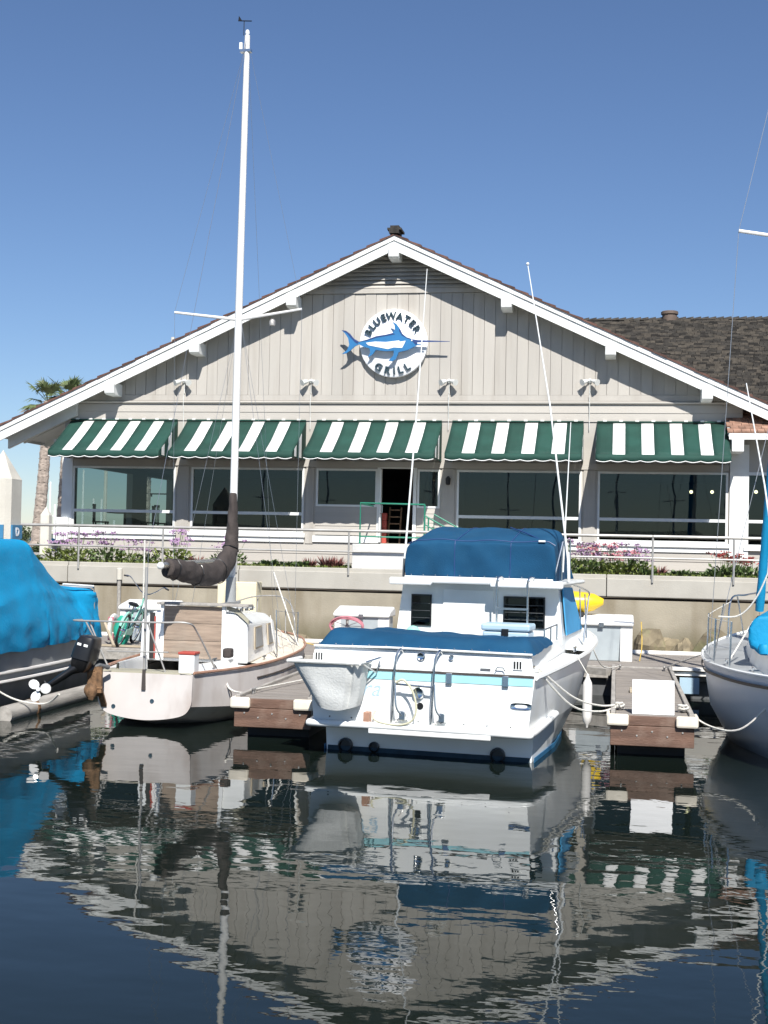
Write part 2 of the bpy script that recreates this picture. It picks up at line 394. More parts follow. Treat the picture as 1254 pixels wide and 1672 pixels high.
# ------------------------------------------------------------------ railing on the wall
rl = thing('railing', 'grey pipe railing with two rails along the top of the seawall', 'railing', (-6, WY+.06, 2.06))
ry = WY-.05
for x in [-17.6, -15.65, -13.7, -11.42, -9.46, -6.56, -3.1, .88, 2.77, 4.7, 6.6, 8.5]:
    B().tube([(x, ry, 1.98), (x, ry, 3.08)], .026, 8).build('post', 'galv', rl, True)
for a, bq in ((-22, -9.46), (-9.46, .88), (.88, 12)):
    B().tube([(a+.01, ry, 3.09), (bq-.01, ry, 3.09)], .038, 8).build('top_rail', 'galv', rl, True)
    B().tube([(a+.01, ry, 2.57), (bq-.01, ry, 2.57)], .024, 8).build('middle_rail', 'galv', rl, True)

# ------------------------------------------------------------------ planting bed
struct(B().box(-20, -6.62, WY+.46, 34.6, 1.9, 2.12).build('flower_bed', 'soil'))
struct(B().box(-4.3, 12, WY+.46, 34.6, 1.9, 2.12).build('flower_bed', 'soil'))
def leaf_quad(b, p, d, w, l, n):
    d = d.normalized(); a = d.cross(n).normalized()*w
    m = p + d*l*.55
    b.add([p, m+a, p+d*l, m-a], [(0,1,2,3)])
def plant(name, mats, label, cat, group, h, nl, kind):
    t = thing(name, label, cat, (0,0,0), 0, group); b = B(); fl = B(); st = B()
    for i in range(nl):
        a = random.random()*2*pi; r = random.random()**.6*h*.6; z = random.random()*h*.45
        d = V(cos(a), sin(a), random.uniform(.2, 1.6)); n = V(random.uniform(-1,1), random.uniform(-1,1), 1)
        if kind == 'spike':
            d = V(cos(a), sin(a), random.uniform(.8, 2.6)); leaf_quad(b, V(cos(a)*.05, sin(a)*.05, 0), d, .014, h*random.uniform(.5, 1), n)
        else:
            leaf_quad(b, V(cos(a)*r, sin(a)*r, z), d, random.uniform(.025, .05), random.uniform(.10, .18), n)
    b.build('foliage', mats[0], t, world=False, clean=False)
    if kind == 'flower':
        for i in range(11):
            a = random.random()*2*pi; r = random.random()*h*.75; top = V(cos(a)*r, sin(a)*r, h*random.uniform(.65, 1.15))
            st.tube([V(cos(a)*r*.3, sin(a)*r*.3, .05), top], .006, 4)
            for j in range(24):
                q = top + V(random.gauss(0,.055), random.gauss(0,.055), random.gauss(0,.018))
                leaf_quad(fl, q, V(random.uniform(-1,1), random.uniform(-1,1), random.uniform(-.4,.6)), .024, .055, V(random.uniform(-1,1), -.8, .6))
        st.build('stems', 'leaf2', t, world=False, clean=False); fl.build('blossoms', mats[1], t, world=False, clean=False)
    return t
LP = 'purple flowering plant in the seawall flower bed'
protoP = [plant('flowering_plant', (('leaf', 'leaf2', 'leaf')[i], ('purple', 'purple', 'pink')[i]),
          (LP, LP, 'pink flowering plant in the seawall flower bed')[i], 'plant', 'flowering plants in the seawall bed', .72, 170, 'flower') for i in range(3)]
protoS = plant('spiky_grass', ('redleaf',), 'reddish spiky grass clump in the seawall flower bed', 'grass clump', 'reddish grass clumps in the bed', .40, 130, 'spike')
protoG = plant('low_shrub', ('leaf2',), 'low green leafy shrub in the seawall flower bed', 'shrub', 'low green shrubs in the bed', .30, 150, 'leaf')
protoR = plant('red_geranium', ('leaf2', 'flower'), 'leafy plant with red blossoms in the bed near the white pilaster', 'plant', 'red geraniums by the pilaster', .62, 150, 'flower')
used = set(); BASE = {}
def zone(x):
    for lim, tx in ((-13.4, 'below the corner window'), (-12.0, 'between the corner window and the next'), (-10.2, 'below the window behind the mast'), (-8.4, 'under the boom end bay'), (-6, 'beside the concrete landing'), (-.9, 'just ahead of the cruiser'), (.5, 'below the gap beside the last awning'), (1.5, 'below the last awning'), (2.6, 'near the white pilaster')):
        if x < lim: return tx
    return 'in front of the restaurant wing'
def put(pr, x, y, s, rz):
    if pr.name in used: t = copy_tree(pr)
    else: t = pr; used.add(pr.name)
    lb_ = BASE.setdefault(pr.name, pr['label'])
    t.location = (x, y, 2.09); t.rotation_euler = (0, 0, rz); t.scale = (s, s, s); t['label'] = lb_.replace('in the seawall flower bed', 'in the bed '+zone(x))
for x, k, s in [(-14.75,0,1.0),(-14.1,0,1.0),(-13.35,1,1.05),(-12.75,0,.8),(-12.2,1,.75),(-11.45,0,1.15),(-9.95,1,.95),(-1.3,0,1.1),(-.75,1,1.0),(-.45,2,1.0),(.1,2,.8),(-.1,0,.9),(.35,1,1.0),(.6,0,.85),(4.6,1,1)]:
    put(protoP[k], x, WY+.95+random.uniform(-.2,.25), s, random.random()*6)
for x in (-10.8, -7.75, -7.3, -7.1, 1.05): put(protoS, x, WY+.85, random.uniform(.8, 1.1), random.random()*6)
for x in (2.65, 2.95, 3.3): put(protoR, x, WY+.95, random.uniform(.8,1.), random.random()*6)
for x in (-15.3,-12.9,-10.5,-9.2,-8.8,-8.3,-7.95,-6.85,.8,1.3,1.6,1.9,2.2,2.4,3.8,5.2): put(protoG, x, WY+.8+random.uniform(-.1,.3), random.uniform(.6,1.0), random.random()*6)
gc = B()
for i in range(7000):
    x = random.uniform(-16, 6)
    if -6.65 < x < -4.3: continue
    y = random.uniform(WY+.5, WY+1.3); a = random.random()*6.3
    k = .5+.5*noise.noise(V(x*1.3, y, 0))
    leaf_quad(gc, V(x, y, 2.11), V(cos(a)*.7, sin(a)*.7, random.uniform(.3, 1.5)), .014, random.uniform(.05, .07)+.1*k, V(random.uniform(-1,1), random.uniform(-1,1), 1))
o = gc.build('ground_cover', 'leaf', clean=False); o['kind'] = 'stuff'; tag(o, 'low green ground cover filling the seawall flower bed', 'ground cover')

# ================================================================== RESTAURANT
YF, YR = 35.3, 34.78
PX, PZ, SL = -6.0, 11.09, .465
def roofz(x): return PZ - SL*abs(x-PX)
XL, XR = -15.5, 3.2
bd = thing('restaurant_building', 'taupe gabled waterfront restaurant with white rake boards and five bays of windows', 'building', (-6, YF+5, 1.95))
def part(b, name, m, parent=None, **k): return b.build(name, m, parent or bd, **k)
OP = [(-15.22,-12.17,3.02,4.82),(-11.71,-8.47,3.02,4.82),(-8.13,-6.42,3.78,4.82),(-6.32,-5.43,2.80,4.84),(-5.32,-4.70,3.77,4.82),(-4.24,-.92,2.96,4.82),(-.49,2.86,2.96,4.82)]
wb = B(); e0 = XL
for (a, bq, z0, z1) in OP:                       # piers, aprons and heads around the openings
    if a > e0: wb.box(e0, a, YF, YF+.2, 1.9, 4.84)
    wb.box(a, bq, YF, YF+.2, 1.9, z0)
    wb.box(a, bq, YF, YF+.2, z1, 4.845)
    e0 = bq
wb.box(e0, XR, YF, YF+.2, 1.9, 4.84)
wb.box(XL, XR, YF, YF+.2, 4.845, 6.70)
part(wb, 'front_wall', 'lap')
gb = B(); gb.prism([(XL, 6.701), (XR, 6.701), (XR, roofz(XR)-.12), (PX, PZ-.12), (XL, roofz(XL)-.12)], YF+.03, YF+.2); part(gb, 'gable_wall', 'siding')
sb = B(); sb.box(XL, XL+.2, YF+.2, YF+.5, 1.9, 6.0)        # left side wall with two wide openings
sb.box(XL, XL+.2, YF+.5, 44.6, 1.9, 3.0).box(XL, XL+.2, YF+.5, 44.6, 4.86, 6.0).box(XL, XL+.2, 40.2, 41.5, 3.0, 4.86).box(XL, XL+.2, 44.0, 44.6, 3.0, 4.86)
part(sb, 'side_wall', 'lap')
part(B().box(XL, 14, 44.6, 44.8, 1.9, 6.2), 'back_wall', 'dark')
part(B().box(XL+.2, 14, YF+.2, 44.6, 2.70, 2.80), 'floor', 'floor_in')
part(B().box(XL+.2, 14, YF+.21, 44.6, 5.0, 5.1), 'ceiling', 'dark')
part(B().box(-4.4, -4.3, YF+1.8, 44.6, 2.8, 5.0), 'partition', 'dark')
# horizontal lap boards on the base and under the small window
for k, z in enumerate((2.0, 2.24, 2.48)):
    part(B().prismx([(YF-.004, z), (YF-.03, z), (YF-.012, z+.245), (YF-.004, z+.245)], XL+.0, -6.6), 'lap_board', 'lap')
    part(B().prismx([(YF-.004, z), (YF-.03, z), (YF-.012, z+.245), (YF-.004, z+.245)], -4.6, XR), 'lap_board', 'lap')
for k in range(6):
    z = 3.0+k*.125
    for a, bq in ((-8.13, -6.42), (-5.32, -4.70)):
        part(B().prismx([(YF-.004, z), (YF-.026, z), (YF-.010, z+.127), (YF-.004, z+.127)], a, bq), 'lap_board', 'lap')
# horizontal bands between awnings and gable
part(B().prismx([(YF-.003, 6.13), (YF-.03, 6.13), (YF-.02, 6.36), (YF-.003, 6.36)], XL, XR), 'frieze_board', 'lap')
part(B().prismx([(YF-.003, 6.365), (YF-.035, 6.365), (YF-.02, 6.58), (YF-.003, 6.58)], XL, XR), 'frieze_board', 'lap')
part(B().prismx([(YF-.003, 6.62), (YF-.07, 6.60), (YF-.09, 6.64), (YF-.05, 6.67), (YF-.003, 6.68)], XL, XR), 'drip_moulding', 'lap')
part(B().box(XL, XR, YF-.025, YF+.028, 6.685, 6.84), 'frieze_board', 'siding')
# vertical gable boards
x = XL; k = 0
while x < XR-.05:
    x1 = min(x+.298, XR); lim = roofz(x)-.2, roofz(x1)-.2
    za, zb = min(lim[0], 9.62), min(lim[1], 9.62)
    if za > 6.9 or zb > 6.9:
        za, zb = max(za, 6.86), max(zb, 6.86); off = random.uniform(-.006, .006)
        b = B(); b.prism([(x+.005, 6.845), (x1-.005, 6.845), (x1-.005, zb), (x+.005, za)], YF-.012+off, YF+.029)
        part(b, 'board', 'siding')
    x = x1
hw = (PZ-.2-9.63)/SL
part(B().prism([(PX-hw, 9.63), (PX+hw, 9.63), (PX+hw-.3, 9.76), (PX-hw+.3, 9.76)], YF-.05, YF+.029), 'vent_sill', 'siding')
z = 9.80
while z < 10.72:
    hw = (PZ-.2-z)/SL
    part(B().add([(PX-hw, YF-.055, z-.03), (PX+hw, YF-.055, z-.03), (PX+hw-.2, YF+.02, z+.07), (PX-hw+.2, YF+.02, z+.07), (PX-hw, YF-.055, z-.012), (PX+hw, YF-.055, z-.012), (PX+hw-.2, YF+.02, z+.088), (PX-hw+.2, YF+.02, z+.088)],
         [(0,3,2,1),(4,5,6,7),(0,1,5,4),(1,2,6,5),(2,3,7,6),(3,0,4,7)]), 'louvre_slat', 'siding')
    z += .112

# roof, rake boards, lookout beams
XE0, XE1 = -17.4, 4.75
def slope(b, xa, xb, t0, t1, y0, y1):            # a slab following one roof slope
    return b.prism([(xa, roofz(xa)+t0), (xb, roofz(xb)+t0), (xb, roofz(xb)+t1), (xa, roofz(xa)+t1)], y0, y1)
rf = slope(B(), XE0, PX, -.14, -.02, YR, 47.5); slope(rf, PX+.001, XE1, -.14, -.02, YR, 47.5)
roof = part(rf, 'roof', 'soffit')
for xa, xb in ((XE0, PX), (PX+.002, XE1)):
    part(slope(B(), xa, xb, -.40, -.145, YR-.06, YR-.002), 'rake_board', 'trim')
    part(slope(B(), xa, xb, -.135, .005, YR-.095, YR-.003), 'rake_trim', 'trim')
for side in (-1, 1):                             # shingle butts along the rake edge
    L = (PX-XE0) if side < 0 else (XE1-PX); s_ = 0.; step = .36
    while s_ < L-.1:
        a = s_; bq = min(s_+step*1.08, L); xa, xb = PX+side*a, PX+side*bq
        jit = random.uniform(-.01, .015)
        b = B().add([(xa, YR-.13+jit, roofz(xa)-.008), (xb, YR-.13+jit, roofz(xb)-.008), (xb, YR-.13+jit, roofz(xb)+.065), (xa, YR-.13+jit, roofz(xa)+.02),
                     (xa, YR+.5, roofz(xa)-.008), (xb, YR+.5, roofz(xb)-.008), (xb, YR+.5, roofz(xb)+.065), (xa, YR+.5, roofz(xa)+.02)],
                    [(0,1,2,3),(7,6,5,4),(0,4,5,1),(1,5,6,2),(2,6,7,3),(3,7,4,0)])
        b.build('shingle', 'shred', roof)
        s_ += step
    xa, xb = PX+side*.01, PX+side*L
    slope(B(), min(xa, xb), max(xa, xb), -.018, .045, YR+.51, 47.5).build('shingle_field', 'shdark', roof)
b = B()
b.box(PX-.13, PX+.13, YR-.16, YR+.4, PZ+.04, PZ+.14).box(PX-.19, PX+.19, YR-.10, YR+.5, PZ+.145, PZ+.20).box(PX-.12, PX+.12, YR-.05, YR+.5, PZ+.205, PZ+.27)
b.build('ridge_cap', 'shdark', roof)
for bx_ in (-13.95, -11.52, -8.8, PX, -2.95, -.21, 2.26):
    zt = roofz(bx_)-.17
    if bx_ == PX: zt -= .02
    b = B(); s0 = SL*.17 if bx_ != PX else 0
    b.prismx([(YR-.17, zt-.17), (YR-.13, zt-.40), (YR-.02, zt-.44), (YF+.03, zt-.44), (YF+.03, zt-.10), (YR-.16, zt-.10)], bx_-.14, bx_+.14)
    part(b, 'lookout_beam', 'trim', bevel=.012)
# soffit beam and eave return at the left corner
part(slope(B(), XE0+.25, -15.1, -.62, -.15, YF-.16, YF-.04), 'wall_rafter', 'soffit')
part(B().box(-15.95, -15.52, YF+.25, 44.0, 5.52, 5.60), 'eave_soffit', 'soffit')
for y in (36.5, 38, 39.5, 41, 42.5): part(slope(B(), XE0+.1, XL, -.30, -.142, y-.05, y+.05), 'rafter_tail', 'soffit')
part(B().box(XE0-.02, XE0+.03, YR, 47.5, roofz(XE0)-.2, roofz(XE0)+.0), 'eave_fascia', 'trim')

# windows
def window(a, bq, z0, z1, bar=None, posts=(), gl='glass'):
    fr = B(); y0, y1 = YF-.02, YF+.09; t = .055
    fr.box(a, bq, y0, y1, z1-t, z1).box(a, bq, y0, y1, z0, z0+t).box(a, a+t, y0, y1, z0+t, z1-t).box(bq-t, bq, y0, y1, z0+t, z1-t)
    wn_ = part(fr, 'window', 'frame')
    zz = [z0+t] + ([bar] if bar else []) + [z1-t]
    if bar: B().box(a+t, bq-t, YF-.012, YF+.08, bar-.04, bar+.04).build('transom_bar', 'frame', wn_)
    for i in range(len(zz)-1):
        lo = zz[i] + (.04 if i else 0); hi = zz[i+1] - (.04 if i+1 < len(zz)-1 else 0)
        B().box(a+t, bq-t, YF+.028, YF+.036, lo, hi).build('pane', gl, wn_)
    return wn_
for i, (a, bq, z0, z1) in enumerate(OP):
    if i == 3: continue
    wn_ = window(a, bq, z0, z1, 3.56 if i in (0, 1, 5, 6) else None)
    if i in (0, 1, 5, 6):
        B().box(a-.06, bq+.06, YF-.11, YF-.031, z0-.11, z0-.002).build('sill', 'trim', wn_, bevel=.01)
        B().box(a-.03, bq+.03, YF-.055, YF-.031, z0-.24, z0-.112).build('apron', 'trim', wn_)
part(B().box(-8.2, -6.36, YF-.055, YF-.031, 2.80, 2.97), 'base_trim', 'trim')
part(B().box(XL-.03, XL+.28, YF-.05, YF-.004, 2.78, 5.5), 'corner_board', 'trim')
part(B().box(XL-.12, XL+.22, YF-.16, YF-.052, 2.70, 3.35), 'corner_plinth', 'trim')
part(B().box(2.90, XR+.18, YF-.06, YF-.032, 2.55, 5.55), 'corner_board', 'trim')
for a, bq in ((-12.17, -11.71), (-8.47, -8.13), (-4.70, -4.24), (-.92, -.49)):
    part(B().box(a+.06, bq-.06, YF-.03, YF-.002, 2.75, 4.84), 'pier_board', 'siding')
# shaded head boards above windows
part(B().box(XL+.3, 2.88, YF-.045, YF-.022, 4.86, 5.02), 'head_board', 'lap')
# doorway: frame, jamb, open leaf
dr = part(B().box(-6.42, -6.34, YF-.04, YF+.15, 2.80, 4.84).box(-5.43, -5.34, YF-.04, YF+.15, 2.80, 4.84).box(-6.42, -5.34, YF-.04, YF+.15, 4.842, 4.90), 'door_frame', 'trim')
lf = B().box(-6.33, -6.29, YF-.18, YF-.05, 2.83, 4.80); lf.build('door_leaf', 'trim', dr)
B().tube([(-6.30, YF-.19, 3.6), (-6.24, YF-.21, 3.62), (-6.24, YF-.21, 3.83), (-6.30, YF-.19, 3.85)], .012, 6).build('handle', 'steel', dr, True)
part(B().box(-6.0, -5.45, YF+3.0, YF+3.05, 2.8, 4.9), 'inner_door', 'wood_in')

# inside: tables, chairs, ladder shelf, pendants
def table(x, y, label):
    t = thing('dining_table', label, 'table', (x, y, 2.80), 0, 'tables behind the restaurant windows')
    B().box(x-.4, x+.4, y-.4, y+.4, 3.52, 3.56).build('top', 'wood_in', t); B().lathe((x, y, 0), [(.25, 2.8), (.25, 2.83), (.04, 2.86), (.04, 3.52)], 8).build('pedestal', 'dark', t)
def chair(x, y, rz):
    t = thing('dining_chair', 'dark wooden chair at a table behind the restaurant window', 'chair', (x, y, 2.80), rz, 'chairs behind the restaurant windows')
    B().box(-.21, .21, -.21, .21, .44, .48).build('seat', 'wood_in', t, world=False)
    bk = B()
    for i in range(4): bk.box(-.19+i*.12, -.16+i*.12, .19, .21, .48, .92)
    bk.box(-.21, .21, .185, .215, .92, .99).build('backrest', 'dark', t, world=False)
    for a in (-.18, .18):
        for c in (-.18, .18): B().box(a-.02, a+.02, c-.02, c+.02, 0, .44).build('leg', 'dark', t, world=False)
for i, (x, y) in enumerate([(-14.3, 37.0), (-12.9, 38.2), (-10.6, 36.9), (-9.2, 38.0), (-2.4, 37), (.9, 37.2)]):
    table(x, y, 'dark pedestal dining table seen through the restaurant window')
    chair(x-.75, y, pi/2+.2); chair(x+.75, y+.1, -pi/2)
for x, y, z in ((2.1, 38.5, 4.45), (2.75, 39.5, 4.5), (3.9, 38.6, 4.48)):
    t = thing('pendant_lamp', 'small lit pendant lamp inside the restaurant by the white pilaster', 'lamp', (x, y, z), 0, 'pendant lamps inside the restaurant')
    B().tube([(x, y, z+.05), (x, y, 5.0)], .006, 5).build('cord', 'dark', t); B().ball((x, y, z), .05, 8, 6).build('bulb', 'lamp_on', t, True)
sh = thing('ladder_shelf', 'wooden ladder shelf with red goods standing in the doorway', 'shelf', (-6.0, YF+.5, 2.8))
for a in (-6.18, -5.86): B().bar((a, YF+.45, 2.8), (a, YF+.75, 3.80), .04, .06).build('rail', 'wood_in', sh)
for k in range(5): B().box(-6.16, -5.88, YF+.42+k*.05, YF+.68+k*.05, 2.95+k*.19, 2.98+k*.19).build('shelf_board', 'wood_in', sh)
cr = thing('red_cooler_crate', 'red crate stack beside the ladder shelf in the doorway', 'crate', (-6.26, YF+.4, 2.8))
for k in range(4): B().box(-6.325, -6.20, YF+.25, YF+.42, 2.8+k*.21, 3.0+k*.21).build('crate', 'red', cr, bevel=.01)

# ------------------------------------------------------------------ awnings
GA = 'green and white striped awnings over the windows'
AL = ['green and white striped awning at the corner under the low left eave beside the palms',
      'green and white striped awning above the window behind the tall white mast',
      'green and white striped awning above the doorway', 'green and white striped awning between the doorway bay and the last bay',
      'green and white striped awning beside the shingled porch roof']
for ai, (a, bq) in enumerate([(-15.30,-12.14),(-11.86,-8.45),(-8.14,-4.68),(-4.39,-.89),(-.53,2.80)]):
    aw = thing('striped_awning', AL[ai], 'awning', ((a+bq)/2, YF-.05, 5.0), 0, GA)
    W = bq-a; unit = W/10.6; x = a; zt, zf, PRJ = 6.10, 5.16, 1.5
    def surf(x, t):                              # point on the canopy, t 0 at wall, 1 at front
        sag = -(.025+.012*(ai % 3))*sin(pi*t)*(1+.6*noise.noise(V(x*2, t*2, ai*3)))+.012*noise.noise(V(x*4, t*3, ai))*t
        return V(x, YF-.035-PRJ*t, zt+(zf-zt)*t+sag)
    for k in range(9):
        ww = unit*(1.32 if k % 2 == 0 else 1.0); b = B()
        b.loft([[surf(x+ww*j/3, t/7) for j in range(4)] for t in range(8)], False)
        b.build('green_stripe' if k % 2 == 0 else 'white_stripe', 'agreen' if k % 2 == 0 else 'awhite', aw, True, solid=.008)
        x += ww
    # valance with scalloped hem
    nsc = 9; n = nsc*6; top = []; bot = []; hem = []
    for i in range(n+1):
        x = a+W*i/n; ph = (i % 6)/6; sc = .035*sin(pi*ph) if i % 6 else 0
        yy = YF-.035-PRJ-.012+.02*noise.noise(V(x*1.7, ai, 0))
        top.append(V(x, YF-.035-PRJ-.002, zf+.005)); bot.append(V(x, yy, zf-.15-sc)); hem.append(V(x, yy-.004, zf-.153-sc))
    B().loft([top, [t.lerp(u, .5) for t, u in zip(top, bot)], bot], False).build('valance', 'agreen', aw, True, solid=.008)
    B().tube(hem, .012, 5).build('hem', 'awhite', aw, True)
    for sx, x in ((-1, a), (1, bq)):
        q = [surf(x, t/6) for t in range(7)]; low = [V(x, p.y, 5.03) for p in q]
        B().loft([[p+V(sx*.006, 0, 0) for p in q], [p+V(sx*.006, 0, 0) for p in low]], False).build('side_panel', 'agreen', aw, solid=.006)
        q2 = [surf(x, t) for t in (.34, .5)]; q3 = [surf(x, t) for t in (.72, .86)]
        for qq in (q2, q3):
            B().loft([[p+V(sx*.012, 0, -.02) for p in qq], [V(x+sx*.012, p.y, 5.06) for p in qq]], False).build('side_stripe', 'awhite', aw, solid=.003)
    fr = B().tube([(a, YF-.06, zt+.03), (bq, YF-.06, zt+.03)], .022, 6); fr.build('head_rail', 'agreen', aw, True)
    for k in range(8):
        xx = a+.2+k*(W-.4)/7; B().box(xx-.05, xx+.05, YF-.085, YF-.033, zt+.035, zt+.075).build('bracket', 'lampw', aw)

# ------------------------------------------------------------------ round sign with fish
SX, SZ = -6.03, 8.24
sg = thing('round_wall_sign', 'round white restaurant sign with a leaping blue marlin on the gable', 'sign', (SX, YF-.2, SZ))
B().lathe((SX, 0, SZ), [(.90, YF-.013), (.93, YF-.03), (.93, YF-.17), (.91, YF-.185)], 64, 'y').build('disc', 'signw', sg, True)
def zs(u, v, k=371.): return (SX+(u-545)/k, SZ-(v-515)/k)
fish = [(1125,513),(890,503),(800,498),(745,488),(690,468),(645,432),(618,380),(582,332),(535,306),(562,345),(568,388),(545,424),(480,440),(380,455),(290,488),(205,510),(150,478),(112,430),(68,398),(22,392),(58,425),(92,475),(104,540),(84,592),(30,634),(78,626),(122,594),(165,555),(205,536),(250,560),(312,578),(322,620),(298,668),(345,640),(378,594),(480,607),(562,602),(558,650),(510,702),(548,708),(584,686),(612,617),(700,597),(760,567),(800,545),(880,544),(800,534),(795,520),(890,516)]
pat = [(275,522),(370,510),(480,515),(570,505),(612,500),(625,512),(680,503),(668,532),(645,575),(560,570),(500,586),(400,566),(300,546)]
def flat(poly, y0, y1): return B().prism([zs(*q) for q in reversed(poly)], y0, y1)
fsh = flat(fish, YF-.36, YF-.32).build('fish', 'blue', sg, clean=True)
flat(pat, YF-.368, YF-.361).build('belly_patch', 'signw', fsh)
flat([(1125,511),(800,497),(745,487),(700,470),(740,500),(785,545),(800,534),(795,519),(1125,516)], YF-.366, YF-.361).build('bill', 'dblue', fsh)
flat([(205,510),(150,478),(112,430),(68,398),(22,392),(75,418),(120,470),(165,515),(190,530)], YF-.366, YF-.361).build('tail_edge', 'dblue', fsh)
flat([(545,424),(480,440),(380,455),(290,488),(205,510),(290,500),(385,468),(490,452),(570,436)], YF-.366, YF-.361).build('back_edge', 'dblue', fsh)
flat([(618,380),(645,432),(690,468),(745,488),(700,480),(640,448),(610,400)], YF-.3665, YF-.3615).build('fin_edge', 'dblue', fsh)
B().ball((zs(742,500)[0], YF-.368, zs(742,500)[1]), (.022,.008,.022), 8, 6).build('eye', 'signw', fsh, True)
for (u, v) in ((300, 530), (680, 530)): B().tube([(zs(u, v)[0], YF-.32, zs(u, v)[1]), (zs(u, v)[0], YF-.18, zs(u, v)[1])], .02, 6).build('standoff', 'galv', sg)
def glyph(ch, size, depth, mname, parent, basis, name='letter', offset=.012):
    cu = bpy.data.curves.new('t', 'FONT'); cu.body = ch; cu.size = size; cu.extrude = depth/2; cu.align_x = 'CENTER'; cu.offset = offset; cu.resolution_u = 3
    to = bpy.data.objects.new('t', cu); C.objects.link(to)
    dg = bpy.context.evaluated_depsgraph_get(); dg.update()
    me = bpy.data.meshes.new_from_object(to.evaluated_get(dg)); bpy.data.objects.remove(to); bpy.data.curves.remove(cu)
    me.name = name; me.materials.clear(); me.materials.append(M[mname])
    root = parent
    while root.parent: root = root.parent
    me.transform(root.matrix_basis.inverted() @ basis)
    ob = bpy.data.objects.new(name, me); C.objects.link(ob); ob.parent = parent; return ob
def face_basis(x, y, z, rot):                    # text facing -Y, rotated in its plane
    return Matrix.Translation((x, y, z)) @ Matrix.Rotation(pi/2, 4, 'X') @ Matrix.Rotation(rot, 4, 'Z')
word = 'BLUEWATER'; wts = [1, .9, 1, .95, 1.25, 1.1, .95, .95, 1]; tot = sum(wts); acc = 0
for ch, wt in zip(word, wts):
    th = radians(165 - (acc+wt/2)/tot*142); acc += wt; rr = .655
    glyph(ch, .265, .06, 'letter', sg, face_basis(SX+rr*cos(th), YF-.215, SZ+rr*sin(th), th-pi/2), 'letter', .005)
word = 'GRILL'; wts = [1.2, 1.1, .6, .9, .9]; tot = sum(wts); acc = 0
for ch, wt in zip(word, wts):
    th = radians(229 + (acc+wt/2)/tot*80); acc += wt; rr = .855
    glyph(ch, .275, .06, 'letter', sg, face_basis(SX+rr*cos(th), YF-.215, SZ+rr*sin(th), th+pi/2), 'letter', .006)

# ------------------------------------------------------------------ floodlights
FLL = ['twin white floodlight on the gable behind the mast, below the left rake shadow', 'twin white floodlight on the gable left of the round sign, nearest the mast side',
       'twin white floodlight on the gable under the bill of the marlin', 'twin white floodlight on the gable above the gap beside the shingled porch']
for x, lb in zip((-11.97, -8.33, -4.50, -.74), FLL):
    t = thing('floodlight', lb, 'light', (x, YF-.05, 7.22), 0, 'twin floodlights on the gable')
    B().lathe((x, 0, 7.22), [(.06, YF-.012), (.06, YF-.06), (.035, YF-.08)], 10, 'y').build('base', 'lampw', t, True)
    for s in (-1, 1):
        b = B(); d = V(s*.55, -.55, -.25).normalized(); p0 = V(x, YF-.07, 7.24); q = p0+d*.10
        b.tube([p0, q], .018, 6); b.tube([q, q+d*.05, q+d*.16, q+d*.20], [.035, .055, .075, .09], 10); b.build('lamp_head', 'lampw', t, True)
    B().tube([(x, YF-.03, 7.18), (x, YF-.035, 6.88)], .012, 6).build('conduit', 'lampw', t)
    B().tube([(x, YF-.10, 6.86), (x, YF-.10, 6.60), (x, YF-.05, 6.2), (x, YF-.05, 5.9)], .010, 6).build('cable', 'lampw', t)

# wall lantern by the doorway
t = thing('wall_lantern', 'small dark wall lantern under the awnings right of the doorway', 'light', (-4.5, YF-.1, 4.55))
B().lathe((-4.47, YF-.12, 4.50), [(.03, -.10), (.06, -.08), (.07, .08), (.03, .13)], 8).build('lantern_body', 'dark', t, True)
B().box(-4.49, -4.45, YF-.12, YF-.031, 4.60, 4.64).build('bracket', 'dark', t)

# ------------------------------------------------------------------ right wing
wg = thing('restaurant_wing', 'restaurant wing with dark shake roof and brown shingled porch roof beside the gable', 'building', (8, YF+6, 1.95))
y0, z0, y1, z1 = 34.45, 5.80, 36.2, 6.66
pr_ = B().prismx([(y0, z0-.10), (y1, z1-.10), (y1, z1-.02), (y0, z0-.02)], 2.78, 13).build('porch_roof', 'soffit', wg)
n = 9; ln = math.hypot(y1-y0, z1-z0)
for r in range(n):
    x = 2.76 + (r % 2)*.09
    while x < 7.5:
        wd = random.uniform(.14, .24); t0 = r/n; t1 = min(1, (r+1.35)/n); lift = .03+random.uniform(0, .014)
        ya, za = y0+(y1-y0)*t0-.05, z0+(z1-z0)*t0; yb, zb = y0+(y1-y0)*t1-.05, z0+(z1-z0)*t1
        B().add([(x,ya,za-.01),(x+wd-.012,ya,za-.01),(x+wd-.012,yb,zb-.012),(x,yb,zb-.012),(x,ya,za+lift),(x+wd-.012,ya,za+lift),(x+wd-.012,yb,zb+.004),(x,yb,zb+.004)],
                [(0,3,2,1),(4,5,6,7),(0,1,5,4),(1,2,6,5),(2,3,7,6),(3,0,4,7)]).build('shingle', 'shbrown', pr_, clean=False)
        x += wd
B().box(2.80, 13, y0-.04, y0+.0, 5.62, 5.775).build('porch_fascia', 'trim', wg)
B().box(2.86, 3.16, y0-.12, YF-.07, 5.30, 5.615).build('porch_beam', 'trim', wg, bevel=.02)
B().box(XR+.001, 13, YF, YF+.2, 4.84, 5.7).build('wing_wall', 'lap', wg)
B().box(XR+.001, 13, YF, YF+.2, 1.9, 2.9).build('wing_wall', 'lap', wg)
